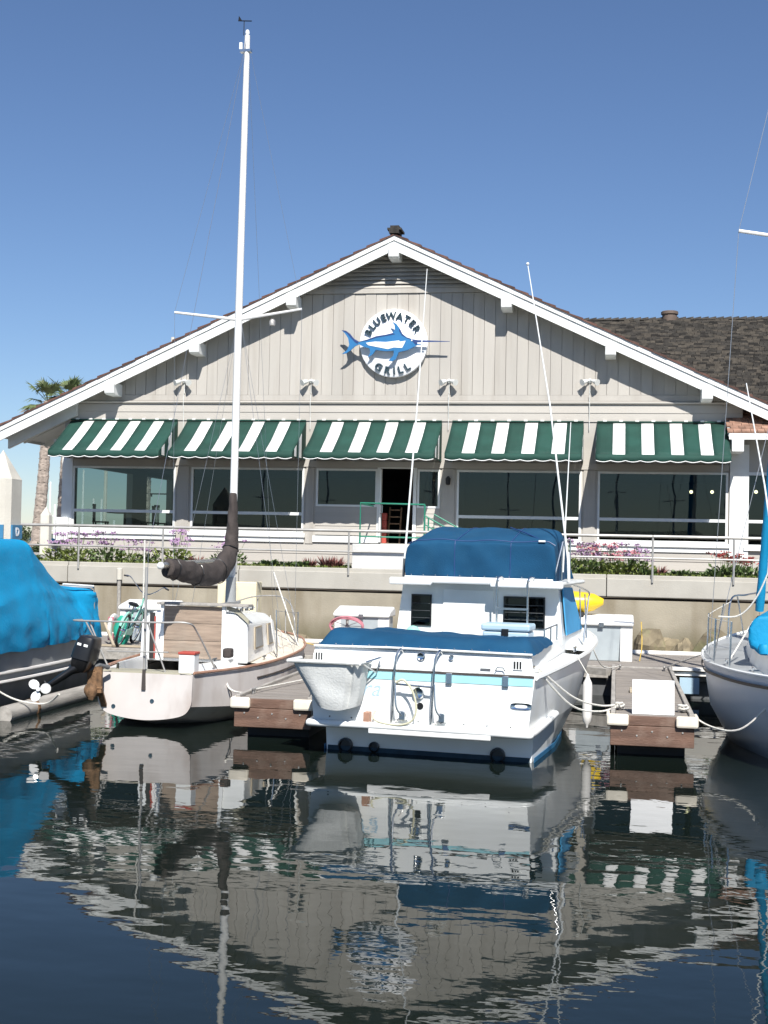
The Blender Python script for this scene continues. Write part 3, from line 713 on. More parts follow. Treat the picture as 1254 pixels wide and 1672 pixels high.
for a, bq in ((3.32, 6.3), (6.75, 9.8)):
    fr = B(); t = .055
    fr.box(a, bq, YF-.02, YF+.09, 4.76, 4.84).box(a, bq, YF-.02, YF+.09, 2.90, 2.96).box(a, a+t, YF-.02, YF+.09, 2.96, 4.76).box(bq-t, bq, YF-.02, YF+.09, 2.96, 4.76)
    wn_ = fr.build('window', 'frame', wg)
    B().box(a+t, bq-t, YF-.012, YF+.08, 3.52, 3.60).build('transom_bar', 'trim', wn_)
    B().box(a+t, bq-t, YF+.028, YF+.036, 2.961, 3.519).build('pane', 'glass', wn_); B().box(a+t, bq-t, YF+.028, YF+.036, 3.601, 4.759).build('pane', 'glass', wn_)
    B().box(a-.05, bq+.05, YF-.10, YF-.022, 2.80, 2.898).build('sill', 'trim', wn_)
B().box(6.301, 6.749, YF-.03, YF+.2, 2.9, 4.84).build('pilaster', 'trim', wg); B().box(9.801, 13, YF, YF+.2, 2.9, 4.84).build('wing_wall', 'lap', wg)
# dark shake roof
ya, za, yb, zb = 36.15, 6.63, 47.5, 10.93
dk = B().prismx([(ya, za-.12), (yb, zb-.12), (yb, zb-.03), (ya, za-.03)], -5.5, 14).build('shake_roof', 'shdark', wg)
sbs = [B(), B(), B()]; rows = 64
for r in range(rows):
    x = -4.5 + random.random()*.1
    wav = [.02*noise.noise(V(r*.7, i*.5, 0)) for i in range(60)]
    while x < 9.5:
        wd = random.uniform(.13, .30); t0 = (r+random.uniform(-.16, .16))/rows; t1 = min(1.0, (r+1.5)/rows); lift = random.uniform(.05, .11)
        zc = za+(zb-za)*t0; sb = sbs[random.choice((0, 0, 1, 1, 2))]
        if roofz(x) < zc+.5 or x > 3.5:
            A, Z = ya+(yb-ya)*t0, zc; A2, Z2 = ya+(yb-ya)*t1, za+(zb-za)*t1
            sb.add([(x,A,Z-.02),(x+wd-.012,A,Z-.02),(x+wd-.012,A2,Z2-.03),(x,A2,Z2-.03),(x,A,Z+lift),(x+wd-.012,A,Z+lift),(x+wd-.012,A2,Z2-.01),(x,A2,Z2-.01)],
                   [(4,5,6,7),(0,1,5,4),(1,2,6,5),(3,0,4,7)])
        x += wd
for sb, mm in zip(sbs, ('shdark', 'shdark2', 'shdark3')): sb.build('shake_shingles', mm, dk, clean=False)['kind'] = 'stuff'
for i in range(52):
    x = -4+i*.26
    B().add([(x,yb-.22,zb-.02),(x+.34,yb-.22,zb-.02),(x+.34,yb+.2,zb-.02),(x,yb+.2,zb-.02),(x,yb-.02,zb+.05),(x+.34,yb-.02,zb+.12),(x+.34,yb+.02,zb+.12),(x,yb+.02,zb+.05)],
            [(0,3,2,1),(4,5,6,7),(0,1,5,4),(1,2,6,5),(2,3,7,6),(3,0,4,7)]).build('ridge_shingle', 'shdark', dk, clean=False)
v_ = B().lathe((1.75, yb-.1, 0), [(.26, 10.7), (.26, 11.10), (.30, 11.11), (.30, 11.20), (.27, 11.22)], 14).build('roof_vent', 'ventc', dk, True)

# ------------------------------------------------------------------ concrete landing with green handrail
lb = thing('concrete_landing', 'pale concrete entrance landing in front of the doorway with steps', 'landing', (-5.5, 34, 1.96))
B().box(-6.58, -4.45, WY+.47, YF-.06, 1.9, 2.77).build('platform', 'block', lb, bevel=.015)
for k in range(4): B().box(-4.445+k*.3, -4.15+k*.3, WY+1.1, YF-.12, 1.9, 2.60-k*.17).build('step', 'block', lb, bevel=.01)
hr = thing('green_handrail', 'green painted pipe handrail around the entrance landing and steps', 'railing', (-5.6, 33.5, 2.77))
yh = WY+.9
def gt(pts, nm, r=.02): B().tube(pts, r, 8).build(nm, 'hgreen', hr, True)
gt([(-6.47, yh, 2.77), (-6.47, yh, 3.82), (-4.80, yh, 3.80)], 'top_rail', .024); gt([(-6.45, yh, 2.96), (-4.82, yh, 2.95)], 'bottom_rail'); gt([(-4.80, yh, 2.77), (-4.80, yh, 3.80)], 'post', .024)
gt([(-4.80, yh, 3.52), (-3.55, yh, 2.85), (-3.55, yh, 2.0)], 'stair_rail', .022); gt([(-4.80, yh, 3.30), (-3.55, yh, 2.62)], 'stair_rail', .018)
gt([(-4.80, YF-.35, 2.77), (-4.80, YF-.35, 3.6), (-3.5, YF-.35, 2.9)], 'stair_rail', .022)
gt([(-4.80, yh+.7, 2.77), (-4.80, yh+.7, 3.5)], 'post'); gt([(-6.47, yh, 3.80), (-6.47, YF-.3, 3.80)], 'side_rail')

# ------------------------------------------------------------------ palms, far boats, piles
def palm(x, y, h, lean, label, seed, spread=1.7):
    random.seed(seed)
    t = thing('palm_tree', label, 'palm tree', (x, y, 1.96), 0, 'palms beside the restaurant')
    base = V(x, y, 1.9); topp = base+V(lean, 0, h)
    pts = [base.lerp(topp, i/26)+V(.15*lean*sin(pi*i/26), 0, 0) for i in range(27)]
    B().tube(pts, [(.46 if i < 2 else .35-.10*i/26)*(1+.10*(i % 2)) for i in range(27)], 12).build('trunk', 'trunk', t)
    tb = B()
    for i in range(4, 26):                       # leaf-base stubs up the trunk
        for k in range(7):
            a = 2*pi*(k+.5*(i % 2))/7; q = pts[i]; rr = .33-.09*i/26
            d = V(cos(a), sin(a), .7).normalized(); tb.bar(q+V(cos(a), sin(a), 0)*rr*.9, q+V(cos(a), sin(a), 0)*rr*.9+d*.10, .10, .03)
    tb.build('leaf_bases', 'trunk', t, clean=False)['kind'] = 'stuff'
    cr_ = B(); dd = B()
    for i in range(26):
        a = random.random()*2*pi; el = random.uniform(-.5, 1.25); ln = random.uniform(.75, 1.15)*spread*.55
        d = V(cos(a)*cos(el), sin(a)*cos(el), sin(el)); tgt = dd if el < -.25 else cr_
        p0 = topp+V(0,0,-.1); p1 = p0+d*ln*.9
        tgt.tube([p0, p1], .02, 4)
        side = d.cross(V(0,0,1)).normalized(); upn = side.cross(d)
        for k in range(15):                      # fan of blades
            f = (k-7)/7*1.25; bd_ = (d*cos(f)+side*sin(f)); drp = V(0,0,-.28*abs(f)-.12)
            L_ = spread*.55*random.uniform(.75, 1)*(1-.2*abs(f)); m_ = p1+bd_*L_*.5; e_ = p1+(bd_+drp)*L_
            wv = (upn*.3+side*cos(f)-d*sin(f))*.045
            tgt.add([p1, m_+wv, e_, m_-wv], [(0,1,2,3)])
    cr_.build('crown', 'frond', t, clean=False); dd.build('dead_fronds', 'dead', t, clean=False)
palm(-32.3, 70, 8.6, .5, 'tall fan palm with a thick ringed trunk left of the restaurant eave', 3, 1.9)
palm(-33.5, 76, 9.5, .3, 'fan palm whose crown just shows over the left roof edge', 5, 1.9)
palm(-29.7, 80, 6.2, .2, 'fan palm standing behind the restaurant, trunk seen through its corner window', 8, 1.6)
random.seed(21)
def far_boat(x, y, mh, label):
    t = thing('distant_sailboat', label, 'sailboat', (x, y, 0), 0, 'sailboats moored in the far basin')
    hl = [[V(x+xx*wd, y+yy, z) for xx, z in ((-1.3, 1.3), (-1.1, .3), (0, -.2), (1.1, .3), (1.3, 1.3))] for yy, wd in ((-4, .6), (-1, 1), (2, .9), (5, .05))]
    B().loft(hl, False, False).build('hull', 'gelold', t, True); B().loft([[h[0], h[4]] for h in hl], False).build('deck', 'gel', t)
    B().box(x-.7, x+.7, y-1, y+2.5, 1.3, 1.8).build('cabin', 'gel', t, bevel=.1)
    B().tube([(x, y+.5, 1.3), (x, y+.5, mh)], [.11, .08], 6).build('mast', 'mast', t); B().tube([(x, y+.4, 2.6), (x, y-3.4, 2.6)], .14, 6).build('boom', 'navy', t)
    B().tube([(x-.8, y+.5, mh*.6), (x+.8, y+.5, mh*.6)], .04, 5).build('spreader', 'mast', t)
for x, y, mh in ((-24, -38, 10.5), (-19, -41, 9), (-14.5, -36, 12), (-9, -42, 10), (-5, -37, 8.5), (0, -40, 12.5), (4.5, -36, 11), (9, -41, 9.5), (14, -38, 12), (-30, -40, 11)):
    far_boat(x, y, mh, 'white sailboat berthed across the fairway, reflected in the restaurant windows')
FB = [(-46.6, 104, 5.6), (-47.5, 112, 9.0), (-44, 106, 6.2), (-44.9, 110, 6.3), (-42.9, 108, 4.4), (-36.5, 110, 6.2), (-38.5, 113, 8.0), (-34, 108, 7.0), (-30, 112, 7.4), (-52, 115, 8), (-26, 118, 9)]
for i, q in enumerate(FB): far_boat(*q, 'white sailboat with bare mast moored in the far basin behind the palms')
for i, (x, y, h) in enumerate([(-30.8, 88, 17), (-35.9, 89, 9.5)]):
    t = thing('lamp_post', ('very tall pale light pole standing behind the corner of the restaurant', 'shorter light pole behind the corner of the restaurant')[i], 'lamp post', (x, y, 1.96))
    B().tube([(x, y, 1.96), (x, y, h)], .13, 8).build('pole', 'ccon', t, True); B().tube([(x-1.6, y, h-.4 if i else 6.0), (x+1.6, y, h-.4 if i else 6.0)], .05, 6).build('crossarm', 'dark', t)
    for s in (-1.5, 1.5): B().box(x+s-.2, x+s+.2, y-.2, y+.2, (h-.6 if i else 5.8), (h-.42 if i else 5.98)).build('lamp_head', 'dark', t)
def bush(x, y, z, r, label, n=900):
    t = thing('bush', label, 'bush', (x, y, z), 0, 'bushes beyond the promenade'); b = B()
    for i in range(n):
        d = V(random.gauss(0,1), random.gauss(0,1), random.gauss(0,1)).normalized()*r*random.random()**.4
        d.z = abs(d.z)*.75; k = 1+.4*noise.noise(d*1.2+V(x, 0, 0)); leaf_quad(b, V(x, y, z)+d*k, V(random.gauss(0,1), random.gauss(0,1), random.gauss(0,1)), .07, .2, V(random.random(), random.random(), 1))
    b.build('foliage', 'bush', t, clean=False); B().tube([(x, y, z-.1), (x, y, z+r*.5)], .06, 5).build('stem', 'trunk', t)
bush(-40.2, 84, 2.6, 1.3, 'dark green rounded bush beside the palm trunk, the taller one')
bush(-33.5, 68, 1.96, .55, 'small dark bush at the foot of the palm, on its water side'); bush(-31.0, 68, 1.96, .55, 'small dark bush at the foot of the palm, on its restaurant side')
bush(-44, 86, 2.0, 1.4, 'dark green rounded bush behind the concrete pile')

def pile(x, y, r, z0, z1, label, n=8, sq=False):
    t = thing('concrete_pile', label, 'pile', (x, y, z0), 0, 'concrete mooring piles')
    s = r; c = r*.28
    ring = [(x-s+c, y-s), (x+s-c, y-s), (x+s, y-s+c), (x+s, y+s-c), (x+s-c, y+s), (x-s+c, y+s), (x-s, y+s-c), (x-s, y-s+c)]
    B().prismz(ring, z0, z1).build('shaft', 'ccon', t)
    b = B(); b.v = [V(a, bb, z1+.001) for a, bb in ring] + [V(x, y, z1+r*1.9)]; b.f = [(i, (i+1) % 8, 8) for i in range(8)] + [tuple(reversed(range(8)))]
    b.build('pyramid_cap', 'ccon', t); return t
t = pile(-13.28, 27.0, .34, -1.5, 4.02, 'thick concrete mooring pile with pyramid top and blue plates beside the tarp-covered boat')
pl = B().box(-13.52, -13.05, 26.62, 26.655, 2.72, 3.02).build('number_plate', 'plate', t)
glyph('D', .24, .006, 'signw', pl, face_basis(-13.28, 26.615, 2.79, 0), 'plate_letter')
pl = B().box(-12.935, -12.90, 26.76, 27.24, 2.72, 3.02).build('number_plate', 'plate', t)
glyph('D', .24, .006, 'signw', pl, Matrix.Translation((-12.895, 27.0, 2.79)) @ Matrix.Rotation(pi/2, 4, 'Z') @ Matrix.Rotation(pi/2, 4, 'X'), 'plate_letter')
pile(-27.2, 60, .23, 1.9, 3.85, 'small distant concrete pile with pyramid top beside the palm trunk')

# ================================================================== DOCKS
DZ = .56
dk = thing('main_dock', 'weathered grey plank walkway floating along the seawall', 'dock', (-4, 27, 0))
db = B(); y = 25.25
while y < 28.45:
    x = -24+random.uniform(0, 2)
    while x < 10:
        L_ = random.choice((3.2, 3.6, 4.0)); db.box(x, min(x+L_-.008, 10.5), y, y+.138, DZ-.04+random.uniform(-.003, .003), DZ+random.uniform(-.003, .003)); x += L_
    y += .146
o = db.build('deck_planks', 'deck', dk, clean=False); o['kind'] = 'stuff'
B().box(-24, 10.5, 25.3, 28.42, -.25, DZ-.05).build('float', 'greyd', dk)
for x in (-24, -16, -8, -.0, 5.2): B().box(x, x+7.9 if x < 5 else 10.5, 25.16, 25.245, DZ-.22, DZ+.01).build('edge_beam', 'greywood', dk, bevel=.01) if x not in (-.0,) else None
B().box(.0, 5.15, 25.16, 25.245, DZ-.22, DZ+.01).build('edge_beam', 'greywood', dk, bevel=.01)
B().tube([(-.6, 28.5, DZ+.02), (9, 28.5, DZ+.02)], .06, 8).build('edge_pipe', 'pvc', dk, True)
B().tube([(-24, 28.5, DZ+.02), (-.65, 28.5, DZ+.02)], .06, 8).build('edge_pipe', 'pvc', dk, True)
def cleat(x, y, z, parent, rz=0., m='galv', s=1.):
    b = B(); d = V(sin(rz), cos(rz), 0)
    p = V(x, y, z); b.tube([p-d*.13*s+V(0,0,.075*s), p-d*.05*s+V(0,0,.06*s), p+d*.05*s+V(0,0,.06*s), p+d*.13*s+V(0,0,.075*s)], [.012*s, .02*s, .02*s, .012*s], 6)
    b.tube([p-d*.04*s, p-d*.04*s+V(0,0,.06*s)], .018*s, 6); b.tube([p+d*.04*s, p+d*.04*s+V(0,0,.06*s)], .018*s, 6)
    b.build('cleat', m, parent, True)
def finger(x0, x1, y0, label):
    t = thing('finger_dock', label, 'dock', ((x0+x1)/2, y0, 0), 0, 'finger docks between the boats')
    b = B(); y = y0+.04
    while y < 25.0:
        b.box(x0+.07, x1-.07, y, y+.135, DZ-.04+random.uniform(-.003, .003), DZ+random.uniform(-.004, .004)); y += .143
    o = b.build('deck_planks', 'deck', t, clean=False); o['kind'] = 'stuff'
    B().box(x0+.1, x1-.1, y0+.35, 25.15, -.3, DZ-.06).build('float', 'dark', t)
    B().box(x0, x1, y0-.02, y0+.035, DZ-.40, DZ-.135).build('end_fascia', 'fascia', t, bevel=.008)
    B().box(x0+.005, x1-.005, y0-.012, y0+.036, DZ-.13, DZ-.002).build('end_fascia', 'fascia', t, bevel=.008)
    for a, bq in ((x0, x0+.065), (x1-.065, x1)):
        B().box(a, bq, y0+.04, 25.15, DZ-.22, DZ+.045).build('side_rail', 'greywood', t, bevel=.01)
    for sx, x in ((-1, x0), (1, x1)):            # vinyl corner bumpers
        a, bq = (x-.05, x+.24) if sx < 0 else (x-.24, x+.05)
        B().box(a, bq, y0-.09, y0-.021, DZ-.135, DZ+.02).build('corner_bumper', 'bumper', t, bevel=.03)
        a, bq = (x-.055, x-.004) if sx < 0 else (x+.004, x+.055)
        B().box(a, bq, y0-.02, y0+.35, DZ-.13, DZ+.015).build('corner_bumper', 'bumper', t, bevel=.02)
    for i in range(5): B().lathe((x0+.15+i*(x1-x0-.3)/4, 0, DZ-.2-.06*(i % 2)), [(.012, y0-.022), (.012, y0-.032)], 6, 'y').build('bolt', 'galv', t)
    cleat(x0+.12, y0+.55, DZ+.01, t); cleat(x1-.12, y0+.55, DZ+.01, t); cleat(x0+.15, 24.6, DZ+.01, t); cleat(x1-.15, 24.6, DZ+.01, t)
    return t
finger(-.03, 1.06, 17.85, 'grey plank finger dock with a white board standing on its end')
finger(-5.24, -4.14, 17.95, 'grey plank finger dock between the wooden-hatched sailboat and the blue-covered cruiser')
wbd = thing('white_board', 'upright plain white board standing on the end of the finger dock', 'board', (.53, 18.0, DZ))
B().bar((.53, 18.0, DZ+.005), (.53, 18.12, DZ+.45), .55, .025, (0, -1, .3)).build('panel', 'signw', wbd)
B().bar((.36, 18.13, DZ+.36), (.36, 18.42, DZ+.005), .04, .03).build('strut', 'greywood', wbd); B().bar((.70, 18.13, DZ+.36), (.70, 18.42, DZ+.005), .04, .03).build('strut', 'greywood', wbd)
o = B().box(.25, .85, 20.6, 20.95, DZ+.006, DZ+.06).build('timber_offcut', 'tanw', bevel=.006); tag(o, 'short pale timber plank lying across the finger dock', 'plank')
# gusset / pedestal things at the dock junction
t = thing('dock_gusset', 'pale timber corner brace joining finger dock and walkway beside the white sailboat', 'brace', (1.6, 25, 0))
B().box(1.07, 2.9, 24.92, 25.14, DZ-.10, DZ-.03).build('brace_board', 'pvc', t); B().box(1.07, 2.9, 24.86, 25.15, DZ-.005, DZ+.04).build('brace_board', 'pvc', t)
B().box(1.2, 1.55, 24.83, 24.91, DZ-.42, DZ-.13).build('float_block', 'ltblue', t)
t = thing('dock_gusset', 'dark timber corner brace joining finger dock and walkway beside the cruiser bow', 'brace', (-.4, 25, 0))
B().bar((-1.2, 25.1, DZ-.02), (-.08, 24.2, DZ-.02), .16, .12).build('brace_board', 'greywood', t)
# left float beam
lg = thing('float_beam', 'round weathered timber float beam in the water below the tilted outboard motor', 'float', (-9.0, 20, 0))
B().tube([(-8.98, 18.5, .08), (-8.97, 20, .09), (-8.96, 23.2, .09)], .14, 12).build('log', 'greywood', lg, True)
B().lathe((-8.97, 0, .085), [(.145, 19.4), (.15, 19.42), (.15, 19.47), (.145, 19.49)], 12, 'y').build('strap', 'rust', lg)

# dock boxes
def dock_box(x, y, w_, d_, h, label, rz=0.):
    t = thing('dock_box', label, 'dock box', (x, y, DZ), rz, 'dock boxes on the walkway')
    b = B(); b.prismx([(-d_/2+.10, 0), (d_/2, 0), (d_/2, h-.10), (-d_/2, h-.10)], -w_/2+.05, w_/2-.05); b.build('body', 'boxg', t, world=False, bevel=.02)
    b = B(); b.prismx([(-d_/2-.06, h-.10), (d_/2+.03, h-.10), (d_/2+.03, h+.05), (d_/2-.12, h+.10), (-d_/2+.10, h+.02), (-d_/2-.06, h-.03)], -w_/2, w_/2); b.build('lid', 'boxw', t, world=False, bevel=.03)
    B().box(w_/2-.26, w_/2-.02, -d_/2-.0, -d_/2+.2, .0, h-.101).build('corner_leg', 'boxw', t, world=False, bevel=.02)
    B().box(-w_/2+.02, -w_/2+.16, -d_/2-.0, -d_/2+.2, .0, h-.101).build('corner_leg', 'boxw', t, world=False, bevel=.02)
    B().box(-.05, .05, -d_/2-.075, -d_/2-.061, h-.12, h-.04).build('latch', 'steel', t, world=False)
dock_box(-9.95, 27.5, 1.25, .7, .78, 'white-lidded dock box behind the mint green bicycle')
dock_box(-5.2, 27.4, 1.2, .7, .78, 'white-lidded dock box behind the sailboat bow with a red hose coil beside it')
dock_box(-.25, 26.6, 1.25, .7, .80, 'white-lidded dock box at the head of the finger dock under the yellow kayak')
hc = thing('hose_coil', 'faded red hose coiled in front of a dock box near the sailboat bow', 'hose', (-5.7, 26.8, DZ))
pts = [V(-5.45+.34*cos(a*.2)*(1+.10*noise.noise(V(a*.09, 1, 0))), 26.72+.09*sin(a*.13), DZ+.50+.17*sin(a*.2)*(1+.25*noise.noise(V(a*.07, 5, 0)))) for a in range(190)]
B().tube(pts, .016, 6).build('hose', 'pink', hc, True)
B().lathe((-5.45, 26.80, 0), [(.10, DZ), (.10, DZ+.03), (.03, DZ+.05), (.03, DZ+.62), (.05, DZ+.63)], 8).build('hose_stand', 'galv', hc, True)
for k in range(8): B().tube([(-5.45+.36*cos(k*.785), 26.7, DZ+.5+.13*sin(k*.785)), (-5.45, 26.8, DZ+.5)], .008, 4).build('hose_holder', 'galv', hc)
# kayak on the box
ky = thing('kayak', 'yellow plastic kayak lying on the dock box ahead of the cruiser', 'kayak', (-1.6, 26.7, DZ+.9))
rings = []
for i in range(17):
    t_ = i/16; xx = -.22-2.9*t_; k = max(.15, sin(pi*min(max(t_, .002), .998))**.30)
    rings.append([V(xx, 26.7+.30*k*cos(a*pi/6), 1.66+.05*(2*t_-1)**2+.27*k*sin(a*pi/6)) for a in range(12)])
kh = B().loft(rings, True, True).build('hull', 'yellow', ky, True)
B().lathe((-1.6, 26.7, 0), [(.24, 1.86), (.26, 1.94), (.22, 1.94)], 14).build('cockpit_rim', 'black', ky, True)
B().box(-2.5, -2.3, 26.45, 26.95, 1.30+.05, 1.46).build('cradle', 'rubber', ky); B().box(-.8, -.6, 26.45, 26.95, 1.43, 1.50).build('cradle', 'rubber', ky)
yr = B().tube(smooth_path([(.52, 26.4, 1.35), (.54, 26.38, .9), (.5, 26.4, .58)]), .012, 5).build('yellow_rope', 'yrope'); tag(yr, 'thin yellow rope hanging down beside the dock box at the finger dock head', 'rope')
# cream cabinet and power post
cp = thing('dock_cabinet', 'cream flat-faced dock cabinet behind the sailboat mast', 'cabinet', (-7.75, 26.7, DZ))
B().box(-8.17, -7.33, 26.5, 26.95, DZ, 1.92).build('body', 'cream', cp, bevel=.02); B().box(-8.10, -7.40, 26.49, 26.499, DZ+.1, 1.85).build('door_panel', 'cream', cp)
B().tube([(-7.46, 26.47, 1.2), (-7.46, 26.47, 1.35)], .012, 6).build('handle', 'steel', cp)

# ------------------------------------------------------------------ bicycle on the walkway
bk = thing('bicycle', 'mint green cruiser bicycle with wide handlebar leaning on the walkway', 'bicycle', (-9.98, 25.6, DZ), radians(6), ry=radians(17))
# local: y forward, x right
def bt(pts, r, nm, m, par=None): return B().tube(pts, r, 8).build(nm, m, par or bk, True, world=False)
def wheel(cy, nm='wheel'):
    b = B(); R, r = .325, .028; rings = [[V((r*cos(2*pi*j/8)), cy+(R+r*sin(2*pi*j/8)*0+r*sin(2*pi*j/8))*cos(2*pi*i/28), .353+(R+r*sin(2*pi*j/8))*sin(2*pi*i/28)) for j in range(8)] for i in range(29)]
    b.loft(rings, True); wl = b.build(nm, 'rubber', bk, True, world=False)
    b = B(); r2 = .012; rings = [[V(r2*1.3*cos(2*pi*j/6), cy+(.292+r2*sin(2*pi*j/6))*cos(2*pi*i/28), .353+(.292+r2*sin(2*pi*j/6))*sin(2*pi*i/28)) for j in range(6)] for i in range(29)]
    b.loft(rings, True); b.build('rim', 'chrome', wl, True, world=False)
    b = B()
    for i in range(18): b.tube([(0, cy, .353), (0, cy+.285*cos(i*pi/9), .353+.285*sin(i*pi/9))], .003, 3)
    b.build('spokes', 'chrome', wl, world=False); B().lathe((0, cy, .353), [(.03, -.05), (.03, .05)], 8, 'x').build('hub', 'chrome', wl, True, world=False)
    pts = [V(0, cy+.375*cos(a), .353+.375*sin(a)) for a in [pi*.1+i*pi*.8/12 for i in range(13)]]
    B().tube(pts, .03, 6).build('mudguard', 'mint', wl, True, world=False)
wheel(0.); wheel(1.12)
fr = B(); bb = V(0, .46, .33); hd = V(0, .93, .86); st = V(0, .30, .74)
fr.tube([bb, V(0, .32, .68), V(0, .27, .80)], .018, 8); fr.tube(smooth_path([V(0, .31, .70), V(0, .62, .80), hd]), .02, 8); fr.tube(smooth_path([bb, V(0, .72, .52), hd+V(0, .01, -.10)]), .02, 8)
for s in (-.05, .05): fr.tube([V(s, 0, .353), V(s*.4, .46, .33)], .011, 6); fr.tube([V(s, 0, .353), V(s*.5, .30, .70)], .010, 6); fr.tube([V(s, 1.12, .353), V(s, 1.03, .68), V(0, .95, .74)], .014, 6)
fr.tube([V(0, .955, .72), V(0, .90, 1.0)], .022, 8); fr.build('frame', 'mint', bk, True, world=False)
sd_ = B(); sd_.ball((0, .20, .90), (.12, .10, .045), 12, 7); sd_.ball((0, .34, .895), (.05, .13, .032), 10, 7); sd_.build('saddle', 'black', bk, True, world=False)
bt([(0, .27, .78), (0, .25, .87)], .013, 'seat_post', 'chrome'); bt([(-.06, .14, .81), (-.06, .16, .88)], .015, 'saddle_spring', 'chrome'); bt([(.06, .14, .81), (.06, .16, .88)], .015, 'saddle_spring', 'chrome')
bt([(0, .90, .98), (0, .88, 1.12)], .013, 'stem', 'chrome')
bt(smooth_path([(-.50, .66, 1.36), (-.38, .72, 1.37), (-.22, .86, 1.22), (-.08, .90, 1.12), (.08, .90, 1.12), (.22, .86, 1.22), (.38, .72, 1.37), (.50, .66, 1.36)]), .012, 'handlebar', 'chrome')
for s in (-1, 1): bt([(s*.50, .66, 1.36), (s*.41, .70, 1.368)], .018, 'grip', 'rubber')
B().lathe((.07, .46, .33), [(.10, -.006), (.10, .006)], 14, 'x').build('chainring', 'chrome', bk, world=False)
B().prismx([(-.04, .29), (.5, .24), (.58, .33), (.5, .42), (-.04, .40)], .075, .085).build('chain_guard', 'mint', bk, world=False, bevel=.004)
for s, dz in ((-1, .16), (1, -.16)):
    bt([(s*.09, .46, .33), (s*.10, .46+dz*.4, .33-dz)], .009, 'crank', 'chrome'); B().box(s*.10-.01+(0 if s > 0 else -.08), s*.10+.01+(.08 if s > 0 else 0), .46+dz*.4-.04, .46+dz*.4+.04, .33-dz-.012, .33-dz+.012).build('pedal', 'rubber', bk, world=False)
bt([(-.03, .40, .30), (-.20, .34, .02)], .010, 'kickstand', 'chrome')
gb_ = B(); gb_.ball((-10.12, 26.2, DZ+.30), (.17, .15, .32), 12, 9, .2); o = gb_.build('green_bag', 'gbag', None, True); tag(o, 'green sack standing on the walkway beside the bicycle wheel', 'bag')
lh = thing('life_ring', 'white ring buoy propped beside the green sack on the walkway', 'ring buoy', (-10.35, 26.3, DZ))
b = B(); b.loft([[V(-10.36+.07*cos(2*pi*j/8)*.7, 26.35+(.24+.07*sin(2*pi*j/8))*cos(2*pi*i/20), DZ+.33+(.24+.07*sin(2*pi*j/8))*sin(2*pi*i/20)) for j in range(8)] for i in range(21)], True); b.build('ring', 'gelold', lh, True)
for k in range(4): B().box(-10.425, -10.295, 26.35+.24*cos(k*pi/2+.8)-.03, 26.35+.24*cos(k*pi/2+.8)+.03, DZ+.33+.24*sin(k*pi/2+.8)-.075, DZ+.33+.24*sin(k*pi/2+.8)+.075).build('band', 'pink', lh, bevel=.02)
for i, (a, bq) in enumerate((((-10.9, 25.6, DZ+.03), (-9.3, 25.5, DZ+.03)), ((-10.6, 26.4, DZ+.45), (-10.0, 25.45, DZ+.03)))):
    o = B().bar(a, bq, .05, .04).build('timber_batten', 'tanw'); tag(o, ('pale timber batten lying on the walkway under the bicycle', 'pale timber batten leaning beside the bicycle')[i], 'batten', 'loose battens on the walkway')

# ================================================================== BOATS
def hull_rings(st):
    out = []
    for y, sec in st:
        pts = [V(x, y, z) for x, z in sec]
        out.append([V(-p.x, p.y, p.z) for p in reversed(pts)] + pts[(1 if pts[0].x == 0 else 0):])
    return out
def resample(st, k=4):                           # smooth the stations along the boat
    n = len(st[0][1]); rows = []
    cols = [smooth_path([V(y, s[i][0], s[i][1]) for y, s in st], k) for i in range(n)]
    for j in range(len(cols[0])): rows.append((cols[0][j].x, [(max(0, c[j].y), c[j].z) for c in cols]))
    return rows
def skin(st, name, m, par, cap0=False, cap1=False, k=4):
    st2 = resample(st, k); rg = hull_rings(st2); b = B().loft(rg, False)
    if cap0: b.add(rg[0], [tuple(range(len(rg[0])))])
    if cap1: b.add(rg[-1], [tuple(range(len(rg[-1])))])
    return b.build(name, m, par, True, world=False), st2
def LT(par, pts, r, nm, m, n=8): return B().tube(pts, r, n).build(nm, m, par, True, world=False)
def LB(par, nm, m, x0, x1, y0, y1, z0, z1, bevel=0): return B().box(x0, x1, y0, y1, z0, z1).build(nm, m, par, world=False, bevel=bevel)

# ------------------------------------------------------------------ cabin cruiser
cr = thing('cabin_cruiser', 'white cabin cruiser with dark blue flybridge cover moored stern-out between the finger docks', 'boat', (-2.45, 16.75, 0), radians(-7))
sheer = [(0,1.50,1.15),(2,1.585,1.18),(4,1.62,1.24),(5.5,1.47,1.32),(6.6,1.0,1.41),(7.2,.5,1.47),(7.5,.03,1.50)]
low = [1.42,1.47,1.42,1.12,.62,.24,.01]
hl, hst = skin([(y, [(lx, .42), (lx+(sx-lx)*.45, .42+(sz-.42)*.45), (sx, sz)]) for (y, sx, sz), lx in zip(sheer, low)], 'hull', 'gel', cr)
B().prism([(-1.42,.42),(1.42,.42),(1.455,.75),(1.50,1.15),(-1.50,1.15),(-1.455,.75)], -.004, .03).build('transom', 'gel', cr, world=False)
skin([(.45, [(0,-.35),(1.30,-.05),(1.39,.0),(1.415,.425)]), (2, [(0,-.4),(1.30,-.08),(1.40,.0),(1.47,.425)]), (4, [(0,-.4),(1.05,-.1),(1.18,0),(1.42,.425)]), (5.5, [(0,-.3),(.6,-.1),(.75,0),(1.12,.425)]), (6.6, [(0,-.15),(.2,-.08),(.28,0),(.62,.425)]), (7.05, [(0,0),(.05,.02),(.08,.05),(.24,.425)])], 'hull_bottom', 'gel', cr, cap0=True)
